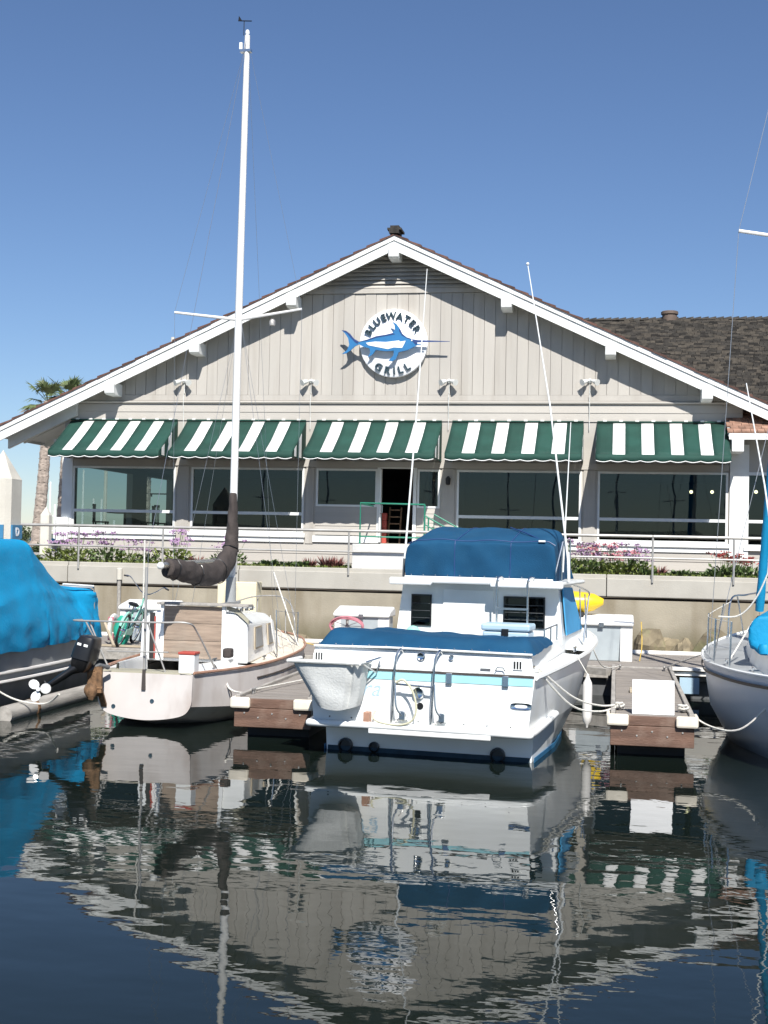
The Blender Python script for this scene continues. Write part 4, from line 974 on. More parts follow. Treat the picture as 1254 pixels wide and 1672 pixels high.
# blue boot stripe at the waterline
bs = B()
for s in (-1, 1):
    pts = [V(s*x, y, .0) for y, x in ((.45,1.405),(1,1.408),(2,1.41),(3,1.33),(4,1.19),(4.8,1.0),(5.5,.76),(6.2,.46),(6.6,.29))]
    bs.loft([[p+V(s*.004, 0, -.1) for p in pts], [p+V(s*.022, 0, .065) for p in pts]], False)
bs.build('boot_stripe', 'botblue', cr, world=False, solid=.006)
LB(cr, 'transom_painted_shade', 'bottom', -1.37, 1.37, .432, .446, -.3, .06)  # dark sheet standing in for shade under the transom at the waterline
# stern lip and rub rails
lip = [V(1.50, 1.6, .50), V(1.49, .6, .45), V(1.46, .02, .42), V(1.38, -.10, .42), V(.7, -.13, .43), V(-.7, -.13, .43), V(-1.38, -.10, .42), V(-1.46, .02, .42), V(-1.49, .6, .45)]
B().tube(smooth_path(lip, 5), .048, 10).build('stern_lip', 'gel', cr, True, world=False)
LB(cr, 'stern_shelf', 'gel', -1.40, 1.40, -.10, .02, .385, .435, .015)
LB(cr, 'trim_board', 'boxw', -.62, .98, -.17, -.13, .335, .40, .012)
rr = [V(x+.012, y, z-.02) for y, [_, _, (x, z)] in hst]
for s in (-1, 1): B().tube([V(s*p.x, p.y, p.z) for p in rr], .034, 6).build('rub_rail', 'gel', cr, True, world=False)
LB(cr, 'stern_rub_strip', 'stripe', -1.49, 1.49, -.016, -.005, 1.125, 1.15)
LB(cr, 'stern_band', 'cyan', -.75, 1.475, -.012, -.0045, 1.02, 1.115)
for x in (.40, 1.13):
    LB(cr, 'latch', 'chrome', x-.04, x+.04, -.045, -.013, 1.0, 1.14, .008)
# coaming
co = B(); co.loft([[V(-1.46, -.0, 1.155), V(1.47, -.0, 1.155)], [V(-1.45, .01, 1.30), V(1.46, .01, 1.30)], [V(-1.43, .04, 1.41), V(1.44, .04, 1.41)], [V(-1.40, .20, 1.42), V(1.41, .20, 1.42)]], False)
co.build('coaming', 'gel', cr, True, world=False)
for s in (-1, 1):
    b = B(); b.loft([[V(s*1.46, 0, 1.155), V(s*1.40, .02, 1.41), V(s*1.25, .05, 1.42), V(s*1.25, .05, .7)], [V(s*1.36, 1.0, 1.17), V(s*1.30, 1.0, 1.42), V(s*1.20, 1.0, 1.42), V(s*1.2, 1.0, .7)], [V(s*1.34, 3.3, 1.21), V(s*1.28, 3.3, 1.42), V(s*1.2, 3.3, 1.42), V(s*1.2, 3.3, .7)]], False); b.build('cockpit_side', 'gel', cr, True, world=False)
LB(cr, 'cockpit_sole', 'gelold', -1.3, 1.3, .05, 3.2, .62, .68)
dkb = B().loft([[V(-x, y, z-.005), V(-x*.5, y, z+.03), V(x*.5, y, z+.03), V(x, y, z-.005)] for y, [_, _, (x, z)] in hst if y >= 3.1], False); dkb.build('foredeck', 'gel', cr, True, world=False)
for s in (-1, 1):
    B().loft([[V(s*(x+.0), y, z-.005), V(s*min(1.36, x-.05), y, z+.01)] for y, [_, _, (x, z)] in hst if y <= 3.3], False).build('side_deck', 'gel', cr, world=False)
b = B().loft([[V(s*w_, y, z) for s, w_, z in ((-1, a, zb), (-1, a-.12, zt), (1, a-.12, zt), (1, a, zb))] for y, a, zb, zt in ((5.0,1.05,1.3,1.62),(6.2,.75,1.38,1.60),(6.75,.35,1.42,1.47))], False, True); b.build('trunk_cabin', 'gel', cr, True, world=False)
# cabin
cb = B(); cb.loft([[V(-1.25,3.2,1.1), V(1.31,3.2,1.1), V(1.31,3.2,1.45), V(1.24,3.2,2.19), V(-1.16,3.2,2.19), V(-1.25,3.2,1.45)], [V(-1.25,5.4,1.1), V(1.28,5.4,1.1), V(1.28,5.4,1.45), V(1.15,4.95,2.19), V(-1.1,4.95,2.19), V(-1.22,5.4,1.45)]], True, True)
cabin = cb.build('cabin', 'gel', cr, world=False)
LB(cr, 'cabin_roof', 'gel', -1.27, 1.36, 2.90, 5.1, 2.19, 2.26, .03)
for a, c in ((-1.28, -.62), (.28, 1.37)): LB(cr, 'roof_lip', 'gel', a, c, 2.82, 2.90, 2.16, 2.27, .025)
def cabwin(x0, x1, z0, z1):
    wn_ = LB(cr, 'window', 'black', x0, x1, 3.175, 3.197, z0, z1)
    B().box(x0+.02, x1-.02, 3.168, 3.174, z0+.02, z1-.02).build('pane', 'glass2', wn_, world=False)
    for k in range(3): B().box(x0+.02, x1-.02, 3.16, 3.167, z0+.12+k*.11, z0+.125+k*.11).build('louvre', 'greyd', wn_, world=False)
cabwin(-1.02, -.70, 1.53, 2.01); cabwin(.42, 1.05, 1.55, 2.02)
drp = LB(cr, 'cabin_door', 'gel', -.52, .26, 3.178, 3.197, .72, 2.10, .008)
B().box(.18, .21, 3.14, 3.177, 1.45, 1.58).build('handle', 'steel', drp, world=False)
# side window canvas
B().add([(1.335,3.45,1.45),(1.295,5.25,1.45),(1.185,4.85,2.13),(1.262,3.45,2.17)], [(0,1,2,3)]).build('side_canvas', 'aqua', cr, world=False, solid=.02)
B().add([(-1.275,3.45,1.45),(-1.255,5.25,1.45),(-1.135,4.85,2.13),(-1.195,3.45,2.17)], [(0,1,2,3)]).build('side_canvas', 'aqua', cr, world=False, solid=.02)
B().add([(-1.15,5.44,1.50),(1.2,5.44,1.50),(1.1,5.0,2.15),(-1.02,5.0,2.15)], [(0,1,2,3)]).build('windscreen_canvas', 'aqua', cr, world=False, solid=.02)
# flybridge cover
rings = []
prof = [(3.12, 2.26, 0), (3.10, 2.50, .015), (3.11, 2.74, .02), (3.13, 2.81, .02), (3.19, 2.845, .01), (3.7, 2.96, -.02), (4.3, 3.06, -.05), (4.9, 3.0, -.12), (5.15, 2.80, -.12), (5.3, 2.27, -.05)]
nx = 25; gr = []
fbp = smooth_path([V(y, z, d) for y, z, d in prof], 5)
for i, q in enumerate(fbp):
    row = []; y, z, d = q
    for j in range(nx):
        t = 2*j/(nx-1)-1; hw = 1.13+d
        x = .05+hw*(t)
        edge = max(0, abs(t)-.86)/.14
        zz = z-(z-2.26)*.10*edge**2 + .012*sin(t*9+y*2)
        fold = max(0, 1-abs(x+z*.9-1.55+.25*noise.noise(V(x*2, z*2, 1)))*3.2)*.022+max(0, 1-abs(x+z*.8-2.1)*5)*.014+max(0, 1-abs(x+z*1.1-3.0)*6)*.012
        wr = .006*noise.noise(V(x*2.5+z*3, z*4, y*3))+.006*noise.noise(V(x*9-z*6, z*5, y*6))+(fold if z < 2.82 else 0)
        row.append(V(x, y-wr*(1.6 if z < 2.83 else .3), zz+(wr*.6 if z > 2.83 else 0)))
    gr.append(row)
fc = B().loft(gr, False)
for s, j in ((-1, 0), (1, nx-1)):
    col = [r[j] for r in gr]; fc.loft([col, [V(p.x+s*.02, p.y, 2.26+(p.z-2.26)*.5) for p in col], [V(p.x+s*.0, p.y, 2.26) for p in col]], False)
fly = fc.build('flybridge_cover', 'navy', cr, True, world=False, sub=1)
LT(cr, [(-1.10, 3.07, 2.275), (1.18, 3.07, 2.275)], .018, 'cover_hem', 'gel')
for j in (8, 17): B().tube([r[j]+V(0, -.004, .004) for r in gr[:34]], .006, 5).build('cover_seam', 'dblue', fly, True, world=False)
B().tube([q+V(0, -.006, .004) for q in gr[20]], .007, 5).build('cover_seam', 'dblue', fly, True, world=False)
for k in range(12): B().ball((-1.0+k*.19, 3.075, 2.315), .012, 6, 4).build('snap', 'chrome', fly, True, world=False)
B().tube([(1.10, 3.15, 2.82), (.62, 3.7, 2.99), (.30, 4.2, 3.07)], .010, 6).build('cover_seam', 'dblue', fly, True, world=False)
LB(cr, 'snap_tab', 'gel', .95, 1.05, 3.10, 3.13, 2.845, 2.87)
LT(cr, [(1.17, 3.15, 2.27), (1.28, 3.3, 2.85), (1.25, 4.2, 2.9)], .014, 'bridge_rail', 'steel'); LT(cr, [(1.27, 3.3, 2.27), (1.27, 3.3, 2.85)], .012, 'bridge_rail', 'steel'); LT(cr, [(1.25, 4.2, 2.27), (1.25, 4.2, 2.9)], .012, 'bridge_rail', 'steel')
# stern cover over the cockpit
gr = []
for i in range(17):
    t = i/16; row = []
    for j in range(41):
        u_ = j/40; x = -1.45+2.93*u_
        y = -.0+2.3*t; top = 1.66-.06*u_-.05*sin(pi*u_)
        z = 1.405+(top-1.405)*min(1, (t/.13))**.7 if t < .13 else top-.10*min(1, (t-.13)/.6)
        ed = min(1, min(u_, 1-u_)/.045); z = 1.40+(z-1.40)*(ed**.6)
        wr = .018*noise.noise(V(x*1.6+y, y*4, 3))+.014*noise.noise(V(x*5, y*8+x*3, 7))+.022*max(0, sin(x*3.2+y*9+noise.noise(V(x, y, 4))*2))**7
        x2 = x*(1-.10*t) if abs(u_-.5) > .3 else x
        row.append(V(x2, y+.02-wr*.8, z+wr*(.3 if t < .02 else 1)))
    gr.append(row)
B().loft(gr, False).build('cockpit_cover', 'navy', cr, True, world=False, sub=1)
for k in range(13): B().ball((-1.36+k*.227, -.012, 1.455), .011, 6, 4).build('snap', 'chrome', cr, True, world=False)
LT(cr, [(-1.44, .0, 1.415), (-.4, -.01, 1.43), (1.46, .0, 1.415)], .014, 'cover_hem', 'gel')
# fittings on the coaming face
for x in (.02, .42):
    r_ = .055 if x < .2 else .035
    B().lathe((x, 0, 1.335), [(r_, .005), (r_, -.012), (r_*.8, -.022), (r_*.5, -.012)], 16, 'y').build('deck_fitting', 'chrome', cr, True, world=False)
for s, x in ((-1, -1.36), (1, 1.28)):
    vb = LB(cr, 'engine_vent', 'gel', x-.06, x+.06, -.012, .012, 1.22, 1.34)
    for k in range(3): B().box(x-.05+k*.037, x-.03+k*.037, -.018, -.0125, 1.235, 1.325).build('vent_slot', 'black', vb, world=False)
LT(cr, [(1.0, -.03, 1.20), (1.02, -.04, 1.24), (1.10, -.04, 1.24), (1.12, -.03, 1.20)], .008, 'lift_eye', 'steel'); LB(cr, 'badge', 'greyd', .80, .93, -.01, -.003, 1.195, 1.22)
# transom fittings
B().lathe((0, 0, .87), [(.085, -.004), (.085, -.03), (.07, -.06), (.045, -.045)], 18, 'y').build('exhaust_cap', 'chrome', cr, True, world=False)
B().lathe((.02, 0, .70), [(.045, -.0045), (.045, -.012)], 14, 'y').build('drain', 'black', cr, world=False)
rg = []
for rr_, yy in ((1, -.005), (1, -.02), (.6, -.012)): rg.append([V(1.33+.135*rr_*math.copysign(abs(cos(a*pi/10))**.6, cos(a*pi/10)), yy, .77+.04*rr_*math.copysign(abs(sin(a*pi/10))**.6, sin(a*pi/10))) for a in range(20)])
B().loft(rg, True).build('vent_ring', 'chrome', cr, True, world=False)
for k in range(9):
    x = -1.2+k*.3; B().lathe((x, 0, .50), [(.011, -.005), (.011, -.012)], 6, 'y').build('screw', 'greyd', cr, world=False)
# swim ladder with braces
for x in (-.28, .24):
    LT(cr, smooth_path([(x+.05, .06, 1.36), (x+.04, -.06, 1.42), (x, -.13, 1.30), (x-.02, -.13, .95), (x-.05, -.10, .45)]), .016, 'ladder_rail', 'steel')
    LT(cr, smooth_path([(x, -.14, 1.0), (x+.03, -.17, .7), (x+.10, -.14, .58)]), .013, 'ladder_brace', 'steel'); LB(cr, 'ladder_bracket', 'steel', x+.06, x+.14, -.15, -.0045, .52, .64, .01)
    LT(cr, [(x-.05, -.06, .46), (x+.10, -.06, .58)], .012, 'ladder_foot', 'gelold')
LT(cr, [(-.29, -.13, .98), (.23, -.13, .96)], .014, 'ladder_rung', 'steel'); LT(cr, [(-.20, -.1, .72), (-.05, -.08, .46)], .016, 'ladder_brace', 'gelold')
LT(cr, smooth_path([(-.26, -.16, 1.0), (-.16, -.18, 1.04), (-.04, -.19, .92), (.02, -.19, .70), (-.03, -.18, .54), (-.18, -.18, .47), (-.42, -.16, .475), (-.56, -.14, .53), (-.55, -.10, .62)]), .014, 'shower_hose', 'hose')
LB(cr, 'bracket_stub', 'teak', -.70, -.62, -.14, -.02, .44, .60, .01)
for ch, dx in (('r', 0.), ('a', .135)):
    glyph(ch, .30, .004, 'ltblue', cr, cr.matrix_basis @ Matrix.Translation((-.72+dx, -.006, .80)) @ Matrix.Rotation(pi/2, 4, 'X') @ Matrix(((1,.35,0,0),(0,1,0,0),(0,0,1,0),(0,0,0,1))), 'name_letter', 0.)
# canvas bag on the port quarter: flat trapezoid front, folded corners, straight rim
rings = []
for k in range(11):
    t = k/10; z = 1.235-.56*t; rg = []
    xl, xr = -1.58+.30*t**1.1, -.66-.10*t**1.6; yf, yb = -.50+.14*t, -.05-.03*t
    cor = [(xl, yb), (xl+.02, yf+.05), (xl+.09, yf), (xr-.16, yf-.01), (xr-.10, yf+.05), (xr-.06, yf+.02), (xr, yf+.12), (xr, yb)]
    for i in range(8):
        a_, c_ = V(*cor[i], 0), V(*cor[(i+1) % 8], 0)
        for q in range(5):
            p_ = a_.lerp(c_, q/5); w_ = t*(1-.3*t)*.045*noise.noise(V(p_.x*5+z, p_.y*5, z*3))+.02*t*sin(p_.x*16+z*9)*(1-t)
            sag = -.05*sin(pi*min(1, max(0, (p_.x-xl)/(xr-xl))))*t if k > 6 else 0
            rg.append(V(p_.x+w_*.4, p_.y-w_, z+sag))
    rings.append(rg)
bg_ = B().loft(rings, True, True).build('canvas_bag', 'canvas', cr, True, world=False)
rc = [V(-1.60, -.05, 1.25), V(-1.60, -.52, 1.25), V(-.64, -.52, 1.25), V(-.64, -.05, 1.25)]
for i in range(3): B().tube([rc[i], rc[i+1]], .024, 8).build('bag_rim', 'canvas', bg_, True, world=False)
LT(cr, [(-.66, -.35, 1.24), (-.48, -.10, 1.31)], .012, 'bag_strut', 'steel'); LT(cr, [(-.66, -.35, 1.24), (-.56, -.05, 1.10), (-.53, -.02, 1.25)], .010, 'bag_strut', 'steel')
# cabin ladder
for x in (.40, .86): LT(cr, smooth_path([(x, 2.80, 1.48), (x, 2.78, 2.15), (x+.01, 2.77, 2.28), (x+.05, 2.83, 2.32), (x+.07, 2.92, 2.27)]), .016, 'bridge_ladder_rail', 'steel')
for z in (1.50, 1.85): LB(cr, 'bridge_ladder_step', 'steel', .38, .88, 2.765, 2.82, z-.015, z+.015)
LT(cr, [(1.22, 2.2, 1.42), (1.22, 2.2, 1.60), (1.28, 2.9, 1.64), (1.28, 2.9, 1.42)], .013, 'grab_rail', 'steel'); LT(cr, [(1.25, 2.55, 1.42), (1.25, 2.55, 1.62)], .011, 'grab_rail', 'steel')
# bow rail
br = [V(-x*.93, y, z+.72) for y, [_, _, (x, z)] in hst if y >= 4.6] + [V(x*.93, y, z+.72) for y, [_, _, (x, z)] in reversed(hst) if y >= 4.6]
br = [V(br[0].x, 4.3, 1.3)]+br+[V(br[-1].x, 4.3, 1.3)]
LT(cr, br, .014, 'bow_rail', 'steel')
for y, x, z in ((5.2,1.44,1.3),(6.0,1.22,1.36),(6.9,.72,1.44)):
    for s in (-1, 1): LT(cr, [(s*x*.96, y, z), (s*x*.93, y+.05, z+.72)], .012, 'rail_stanchion', 'steel')
for x, y, z in ((1.40, .35, 1.17), (-1.40, .35, 1.17), (1.5, 3.2, 1.23)):
    b = B(); b.tube([(x, y-.12, z+.06), (x, y+.12, z+.06)], .015, 6); b.tube([(x, y-.04, z), (x, y-.04, z+.06)], .016, 6); b.tube([(x, y+.04, z), (x, y+.04, z+.06)], .016, 6); b.build('cleat', 'chrome', cr, True, world=False)
# antennas
LT(cr, [(-1.19, 3.3, 2.27), (-1.18, 3.3, 2.55)], .022, 'antenna_mount', 'greyd'); LT(cr, [(-1.18, 3.3, 2.5), (-1.02, 3.3, 5.0), (-.91, 3.3, 7.05)], [.017, .012, .006], 'antenna', 'gel')
LT(cr, [(1.38, 3.3, 2.27), (1.36, 3.3, 2.7)], .022, 'antenna_mount', 'gel'); LT(cr, [(1.36, 3.3, 2.6), (1.05, 3.3, 4.9), (.67, 3.3, 7.05)], [.017, .013, .007], 'antenna', 'gel'); B().ball((.67, 3.3, 7.06), .025, 8, 6).build('antenna_tip', 'gel', cr, True, world=False)
LT(cr, [(1.28, 3.35, 2.4), (1.36, 3.35, 4.65)], [.013, .006], 'antenna', 'gel')
# stern drive pieces in the shade
for x, r_ in ((-1.12, .10), (-.72, .07), (.95, .10)): B().lathe((x, 0, .07), [(r_, .46), (r_, .405), (r_*.8, .40), (r_*.75, .44)], 14, 'y').build('exhaust_pipe', 'black', cr, True, world=False)
ck = thing('cooler', 'pale blue cooler box in the cruiser cockpit behind the ladder', 'cooler', cr.matrix_basis @ V(.62, 2.6, .68), radians(-7))
B().box(-.34, .34, -.22, .22, 0, .86).build('body', 'ltblue', ck, world=False, bevel=.03); B().box(-.36, .36, -.24, .24, .865, .97).build('lid', 'ltblue', ck, world=False, bevel=.03); B().box(-.05, .05, -.255, -.241, .80, .90).build('latch', 'black', ck, world=False)
gl_ = thing('green_float', 'small lime green float resting in the cruiser cockpit by the dark door window', 'float', cr.matrix_basis @ V(-.85, 2.7, .68))
B().ball((0, 0, .62), (.16, .12, .26), 12, 8).build('float_body', 'mint', gl_, True, world=False); B().lathe((0, 0, 0), [(.18, 0), (.18, .3), (.12, .38)], 12).build('float_stand', 'gelold', gl_, True, world=False)

# fender on the finger dock side
fd = thing('boat_fender', 'white cylindrical fender hanging between the cruiser and the finger dock', 'fender', (-.35, 18.9, .1))
B().lathe((-.36, 19.0, 0), [(.015, .98), (.03, .92), (.06, .86), (.068, .80), (.068, .38), (.06, .31), (.025, .26), (.015, .22)], 14).build('fender_body', 'gelold', fd, True)
B().tube([(-.36, 19.0, .97), (-.5, 19.0, 1.2)], .01, 5).build('lanyard', 'rope', fd)

# ------------------------------------------------------------------ small sailboat with wooden hatch boards
sa = thing('wooden_hatch_sailboat', 'small old white sailboat with weathered hatch boards and brown sail cover', 'sailboat', (-6.75, 18.44, 0), radians(-2))
st = [(0,[(0,.12),(.54,.19),(.71,.34),(.74,.80)]),(1.5,[(0,-.22),(.80,-.06),(1.09,.22),(1.06,.78)]),(3,[(0,-.4),(.98,-.12),(1.23,.18),(1.19,.80)]),(4.5,[(0,-.4),(.85,-.1),(1.13,.26),(1.14,.86)]),(5.7,[(0,-.3),(.46,-.05),(.72,.36),(.80,.93)]),(6.3,[(0,-.15),(.14,.05),(.32,.5),(.44,.97)]),(6.62,[(0,.1),(.01,.2),(.03,.55),(.05,1.0)])]
hl, sst = skin(st, 'hull', 'gelpink', sa)
tp_ = smooth_path([V(-.74,-.004,.80),V(-.73,-.004,.55),V(-.71,-.004,.34),V(-.54,-.004,.19),V(0,-.004,.12),V(.54,-.004,.19),V(.71,-.004,.34),V(.73,-.004,.55),V(.74,-.004,.80)], 5)
B().add(tp_, [tuple(range(len(tp_)))]).build('transom', 'gelpink', sa, world=False, solid=.02)
tr_ = [V(s*(x+.015), y, z+.03) for s in (1,) for y, [_, _, _, (x, z)] in sst]
for s in (-1, 1):
    B().tube([V(s*p.x, p.y, p.z) for p in tr_], .022, 6).build('toe_rail', 'teak', sa, True, world=False)
    sk = []
    for y, sec in sst[5:-5]:
        (xa, za), (xb, zb) = sec[2], sec[3]; z = zb-.17; sk.append(V(s*(xa+(xb-xa)*(z-za)/(zb-za)+.008), y, z))
    B().tube(sk, .013, 5).build('rub_strake', 'stripe', sa, True, world=False)
B().loft([[V(-x, y, z), V(-x*.5, y, z+.04), V(x*.5, y, z+.04), V(x, y, z)] for y, [_, _, _, (x, z)] in sst if y >= 1.9], False).build('deck', 'tdeck', sa, True, world=False)
for s in (-1, 1):
    B().loft([[V(s*x, y, z), V(s*x*.72, y, z+.02)] for y, [_, _, _, (x, z)] in sst if y <= 2.05], False).build('side_deck', 'gelold', sa, world=False)
    B().loft([[V(s*x*.72, y, z+.02), V(s*x*.70, y, z+.12), V(s*x*.66, y, z+.12), V(s*x*.64, y, .42)] for y, [_, _, _, (x, z)] in sst if .25 <= y <= 2.05], False).build('cockpit_coaming', 'gel', sa, True, world=False)
LB(sa, 'cockpit_sole', 'gelold', -.7, .7, .15, 2.0, .38, .42); LB(sa, 'stern_deck', 'olive', -.70, .70, .02, .42, .79, .82); LB(sa, 'stern_bench', 'gelold', -.62, .62, .43, .75, .66, .70)
# cabin
cb = B(); cb.loft([[V(-.92,2.0,.80), V(.92,2.0,.80), V(.90,2.0,1.45), V(.70,2.0,1.60), V(0,2.0,1.68), V(-.70,2.0,1.60), V(-.90,2.0,1.45)], [V(-.74,4.3,.85), V(.74,4.3,.85), V(.66,4.25,1.38), V(.52,4.22,1.50), V(0,4.2,1.56), V(-.52,4.22,1.50), V(-.66,4.25,1.38)]], True, True)
cb.build('cabin', 'gel', sa, world=False, bevel=.03)
hb_ = [(.86, 1.14), (1.145, 1.42), (1.425, 1.70)]
for z0, z1 in hb_: LB(sa, 'hatch_board', 'board', -.50, .50, 1.955, 1.99, z0, z1, .006)
for x in (-.52, .52): LB(sa, 'hatch_post', 'gel', x-.03, x+.03, 1.94, 1.995, .82, 1.72, .008)
LB(sa, 'hatch_cap', 'greywood', -.60, .95, 1.88, 2.15, 1.715, 1.755, .008)
B().loft([[V(.56, 1.97, 1.72), V(.56, 1.97, 1.66), V(.56, 2.03, 1.66), V(.56, 2.03, 1.72)], [V(.74, 1.97, 1.67), V(.74, 1.97, 1.60), V(.74, 2.03, 1.60), V(.74, 2.03, 1.67)], [V(.93, 1.97, 1.50), V(.93, 1.97, 1.44), V(.93, 2.03, 1.44), V(.93, 2.03, 1.50)]], True, True).build('roof_trim', 'olive', sa, True, world=False)
LB(sa, 'companion_slot', 'dark', -.74, -.66, 1.96, 1.995, .84, 1.58); LB(sa, 'slot_trim', 'red', -.66, -.645, 1.955, 1.992, .84, 1.52)
for y0, y1, in ((2.5, 3.15), (3.55, 4.0)):
    def sx(y, z): return .92-(y-2.0)/2.3*.18-(z-.80)/.62*(.02+.06*(y-2)/2.3)
    wf = B().add([(sx(y0,1.0)+.006,y0,1.0),(sx(y1,1.0)+.006,y1,1.0),(sx(y1,1.36)+.006,y1-.03,1.36),(sx(y0,1.36)+.006,y0+.03,1.36)], [(0,1,2,3)]).build('cabin_window', 'tanw', sa, world=False, solid=.02)
    B().add([(sx(y0,1.03)+.02,y0+.04,1.03),(sx(y1,1.03)+.02,y1-.04,1.03),(sx(y1,1.33)+.02,y1-.07,1.33),(sx(y0,1.33)+.02,y0+.07,1.33)], [(0,1,2,3)]).build('pane', 'grey', wf, world=False, solid=.004)
LB(sa, 'sliding_rail', 'grey', .20, .26, 2.2, 3.6, 1.69, 1.73); 
for k in range(5): LB(sa, 'handrail_post', 'greyd', .42, .46, 2.5+k*.28, 2.58+k*.28, 1.58, 1.66)
LT(sa, [(.44, 2.4, 1.665), (.44, 3.8, 1.62)], .018, 'handrail', 'gel')
bw = B(); bw.box(.66, .80, 1.5, 1.68, .93, 1.08).build('winch', 'brownc', sa, True, world=False, bevel=.03)
for q in ((.75, .9, .93), (.95, 2.8, .83)): b = B(); b.tube([(q[0], q[1]-.08, q[2]+.04), (q[0], q[1]+.08, q[2]+.04)], .014, 6); b.tube([(q[0], q[1], q[2]), (q[0], q[1], q[2]+.04)], .014, 6); b.build('cleat', 'greyd', sa, True, world=False)
# mast, boom, spreaders, rigging
mb, mt = V(-.04, 3.95, 1.58), V(.02, 3.95, 11.75)
LT(sa, [mb, V(-.02, 3.95, 6.6), V(.01, 3.95, 10.5), mt], [.068, .066, .056, .048], 'mast', 'mast', 14)
LT(sa, [mb+V(0,-.01,.0), mb+V(0,-.01,.55)], [.10, .085], 'mast_boot', 'grey', 12)
LT(sa, [V(-.02, 3.95, 6.68), V(-1.2, 3.90, 6.82)], [.030, .022], 'spreader', 'mast'); LT(sa, [V(-.02, 3.95, 6.68), V(1.15, 3.90, 6.84)], [.030, .022], 'spreader', 'mast')
B().lathe((.62, 3.9, 6.62), [(.05, -.06), (.055, .02), (.03, .05)], 8).build('steaming_light', 'galv', sa, True, world=False)
LT(sa, [mt+V(-.06, -.02, .0), mt+V(-.06, -.02, .25)], .008, 'wind_vane', 'black', 5); LT(sa, [mt+V(-.17, -.02, .27), mt+V(.08, -.02, .25)], .010, 'wind_vane', 'black', 5)
B().add([mt+V(-.17,-.02,.27), mt+V(-.10,-.02,.27), mt+V(-.16,-.02,.36)], [(0,1,2)]).build('wind_vane', 'black', sa, world=False, solid=.006)
B().ball(mt+V(.0, 0, .05), (.04,.04,.06), 8, 6).build('masthead_light', 'gel', sa, True, world=False); LB(sa, 'masthead_fitting', 'steel', -.10, .10, 3.90, 4.0, 11.45, 11.50); LB(sa, 'masthead_sensor', 'gel', -.11, -.06, 3.9, 3.96, 11.50, 11.62)
def wire(pts, m='wire', r=.003): return LT(sa, pts, r, 'stay', m, 5)
for s in (-1, 1):
    tip = V(-1.2, 3.90, 6.83) if s < 0 else V(1.15, 3.90, 6.85)
    wire([mt+V(s*.05, 0, -.25), tip, V(s*1.12, 4.0, .88)]); wire([V(s*.04, 3.95, 6.6), V(s*1.08, 3.5, .86)]); wire([V(s*.04, 3.95, 6.6), V(s*1.06, 4.5, .9)])
wire([mt+V(0, .05, -.1), V(0, 6.5, 1.02)]); wire([mt+V(0, -.05, -.1), V(-.02, .05, 2.6), V(-.02, .05, .84)], 'wire', .0035)
LT(sa, [V(-.1, .1, 1.9), V(-.1, .1, 2.75)], .012, 'backstay_tackle', 'rope', 6); LT(sa, [V(-.06, .1, .84), V(-.06, .1, 2.35)], .020, 'boom_crutch', 'galv', 8)
bm = V(-.18, .95, 2.36)
LT(sa, [V(-.05, 3.88, 2.42), bm], .055, 'boom', 'steel', 12)
B().ball(bm, (.06, .05, .06), 8, 6).build('boom_end', 'gel', sa, True, world=False)
# sail cover: up the mast then along the boom
path = smooth_path([V(-.03,3.93,3.62), V(-.03,3.92,3.2), V(-.03,3.90,2.8), V(-.04,3.80,2.52), V(-.06,3.45,2.30), V(-.08,2.9,2.20), V(-.11,2.3,2.22), V(-.15,1.7,2.28), V(-.17,1.2,2.32)], 7)
rad = []
for i, p in enumerate(path):
    t = i/(len(path)-1); rad.append(.075+.125*min(1, t/.45)-.055*max(0, (t-.55)/.45))
rings = []
for i, p in enumerate(path):
    d = (path[min(i+1, len(path)-1)]-path[max(i-1, 0)]).normalized(); a = V(1,0,0); bb_ = d.cross(a).normalized(); a = bb_.cross(d)
    rings.append([p+(a*cos(2*pi*j/20)*.78+bb_*sin(2*pi*j/20)*1.05)*rad[i]*(1+.14*noise.noise(V(j*.55, i*.35, 2))+.16*noise.noise(V(j*.9, i*.8+j*.5, 5))+.06*sin(i*1.1+j*.8)) for j in range(20)])
sc_ = B().loft(rings, True, True).build('sail_cover', 'brownc', sa, True, world=False, sub=1)
for i in (18, 30, 42, 52):
    if i < len(rings): B().tube([path[i]+(q-path[i])*1.03 for q in rings[i]]+[path[i]+(rings[i][0]-path[i])*1.03], .010, 5).build('cover_tie', 'black', sc_, True, world=False)
# stern pushpit, bow pulpit, stanchions
LT(sa, smooth_path([(-1.22, .45, 1.52), (-1.18, .1, 1.53), (-.6, -.02, 1.54), (.2, -.02, 1.55), (.62, .05, 1.55), (.70, .25, 1.40), (.86, .6, .86)]), .014, 'stern_rail', 'galv'); LT(sa, [(-.62, .02, 1.10), (.35, .0, 1.12)], .010, 'stern_rail', 'galv')
for a, c in (((-.92, .05, 1.53), (-.60, .08, .82)), ((.02, -.01, 1.545), (.28, .08, .82)), ((-1.05, .2, 1.52), (-.72, .35, .82))): LT(sa, [a, c], .013, 'rail_leg', 'galv')
LT(sa, smooth_path([(-.78, 5.3, .93), (-.70, 5.4, 1.45), (-.4, 6.0, 1.68), (0, 6.45, 1.72), (.4, 6.0, 1.66), (.70, 5.4, 1.45), (.78, 5.3, .93)]), .013, 'bow_pulpit', 'galv')
for x, y in ((.28, 6.3), (-.28, 6.3)): LT(sa, [(x*1.1, y-.05, .98), (x, y, 1.68)], .011, 'rail_leg', 'galv')
LT(sa, [(.95, 4.9, .88), (.30, 5.4, 2.2)], .012, 'chain_plate', 'rope'); LT(sa, [(1.05, 3.2, .84), (1.02, 3.2, 1.62)], .012, 'stanchion', 'steel'); LT(sa, [(.90, 5.0, .90), (.90, 5.0, 1.5)], .012, 'stanchion', 'steel'); LT(sa, [(1.02, 3.2, 1.60), (.90, 5.0, 1.48), (.70, 5.4, 1.45)], .005, 'lifeline', 'wire')
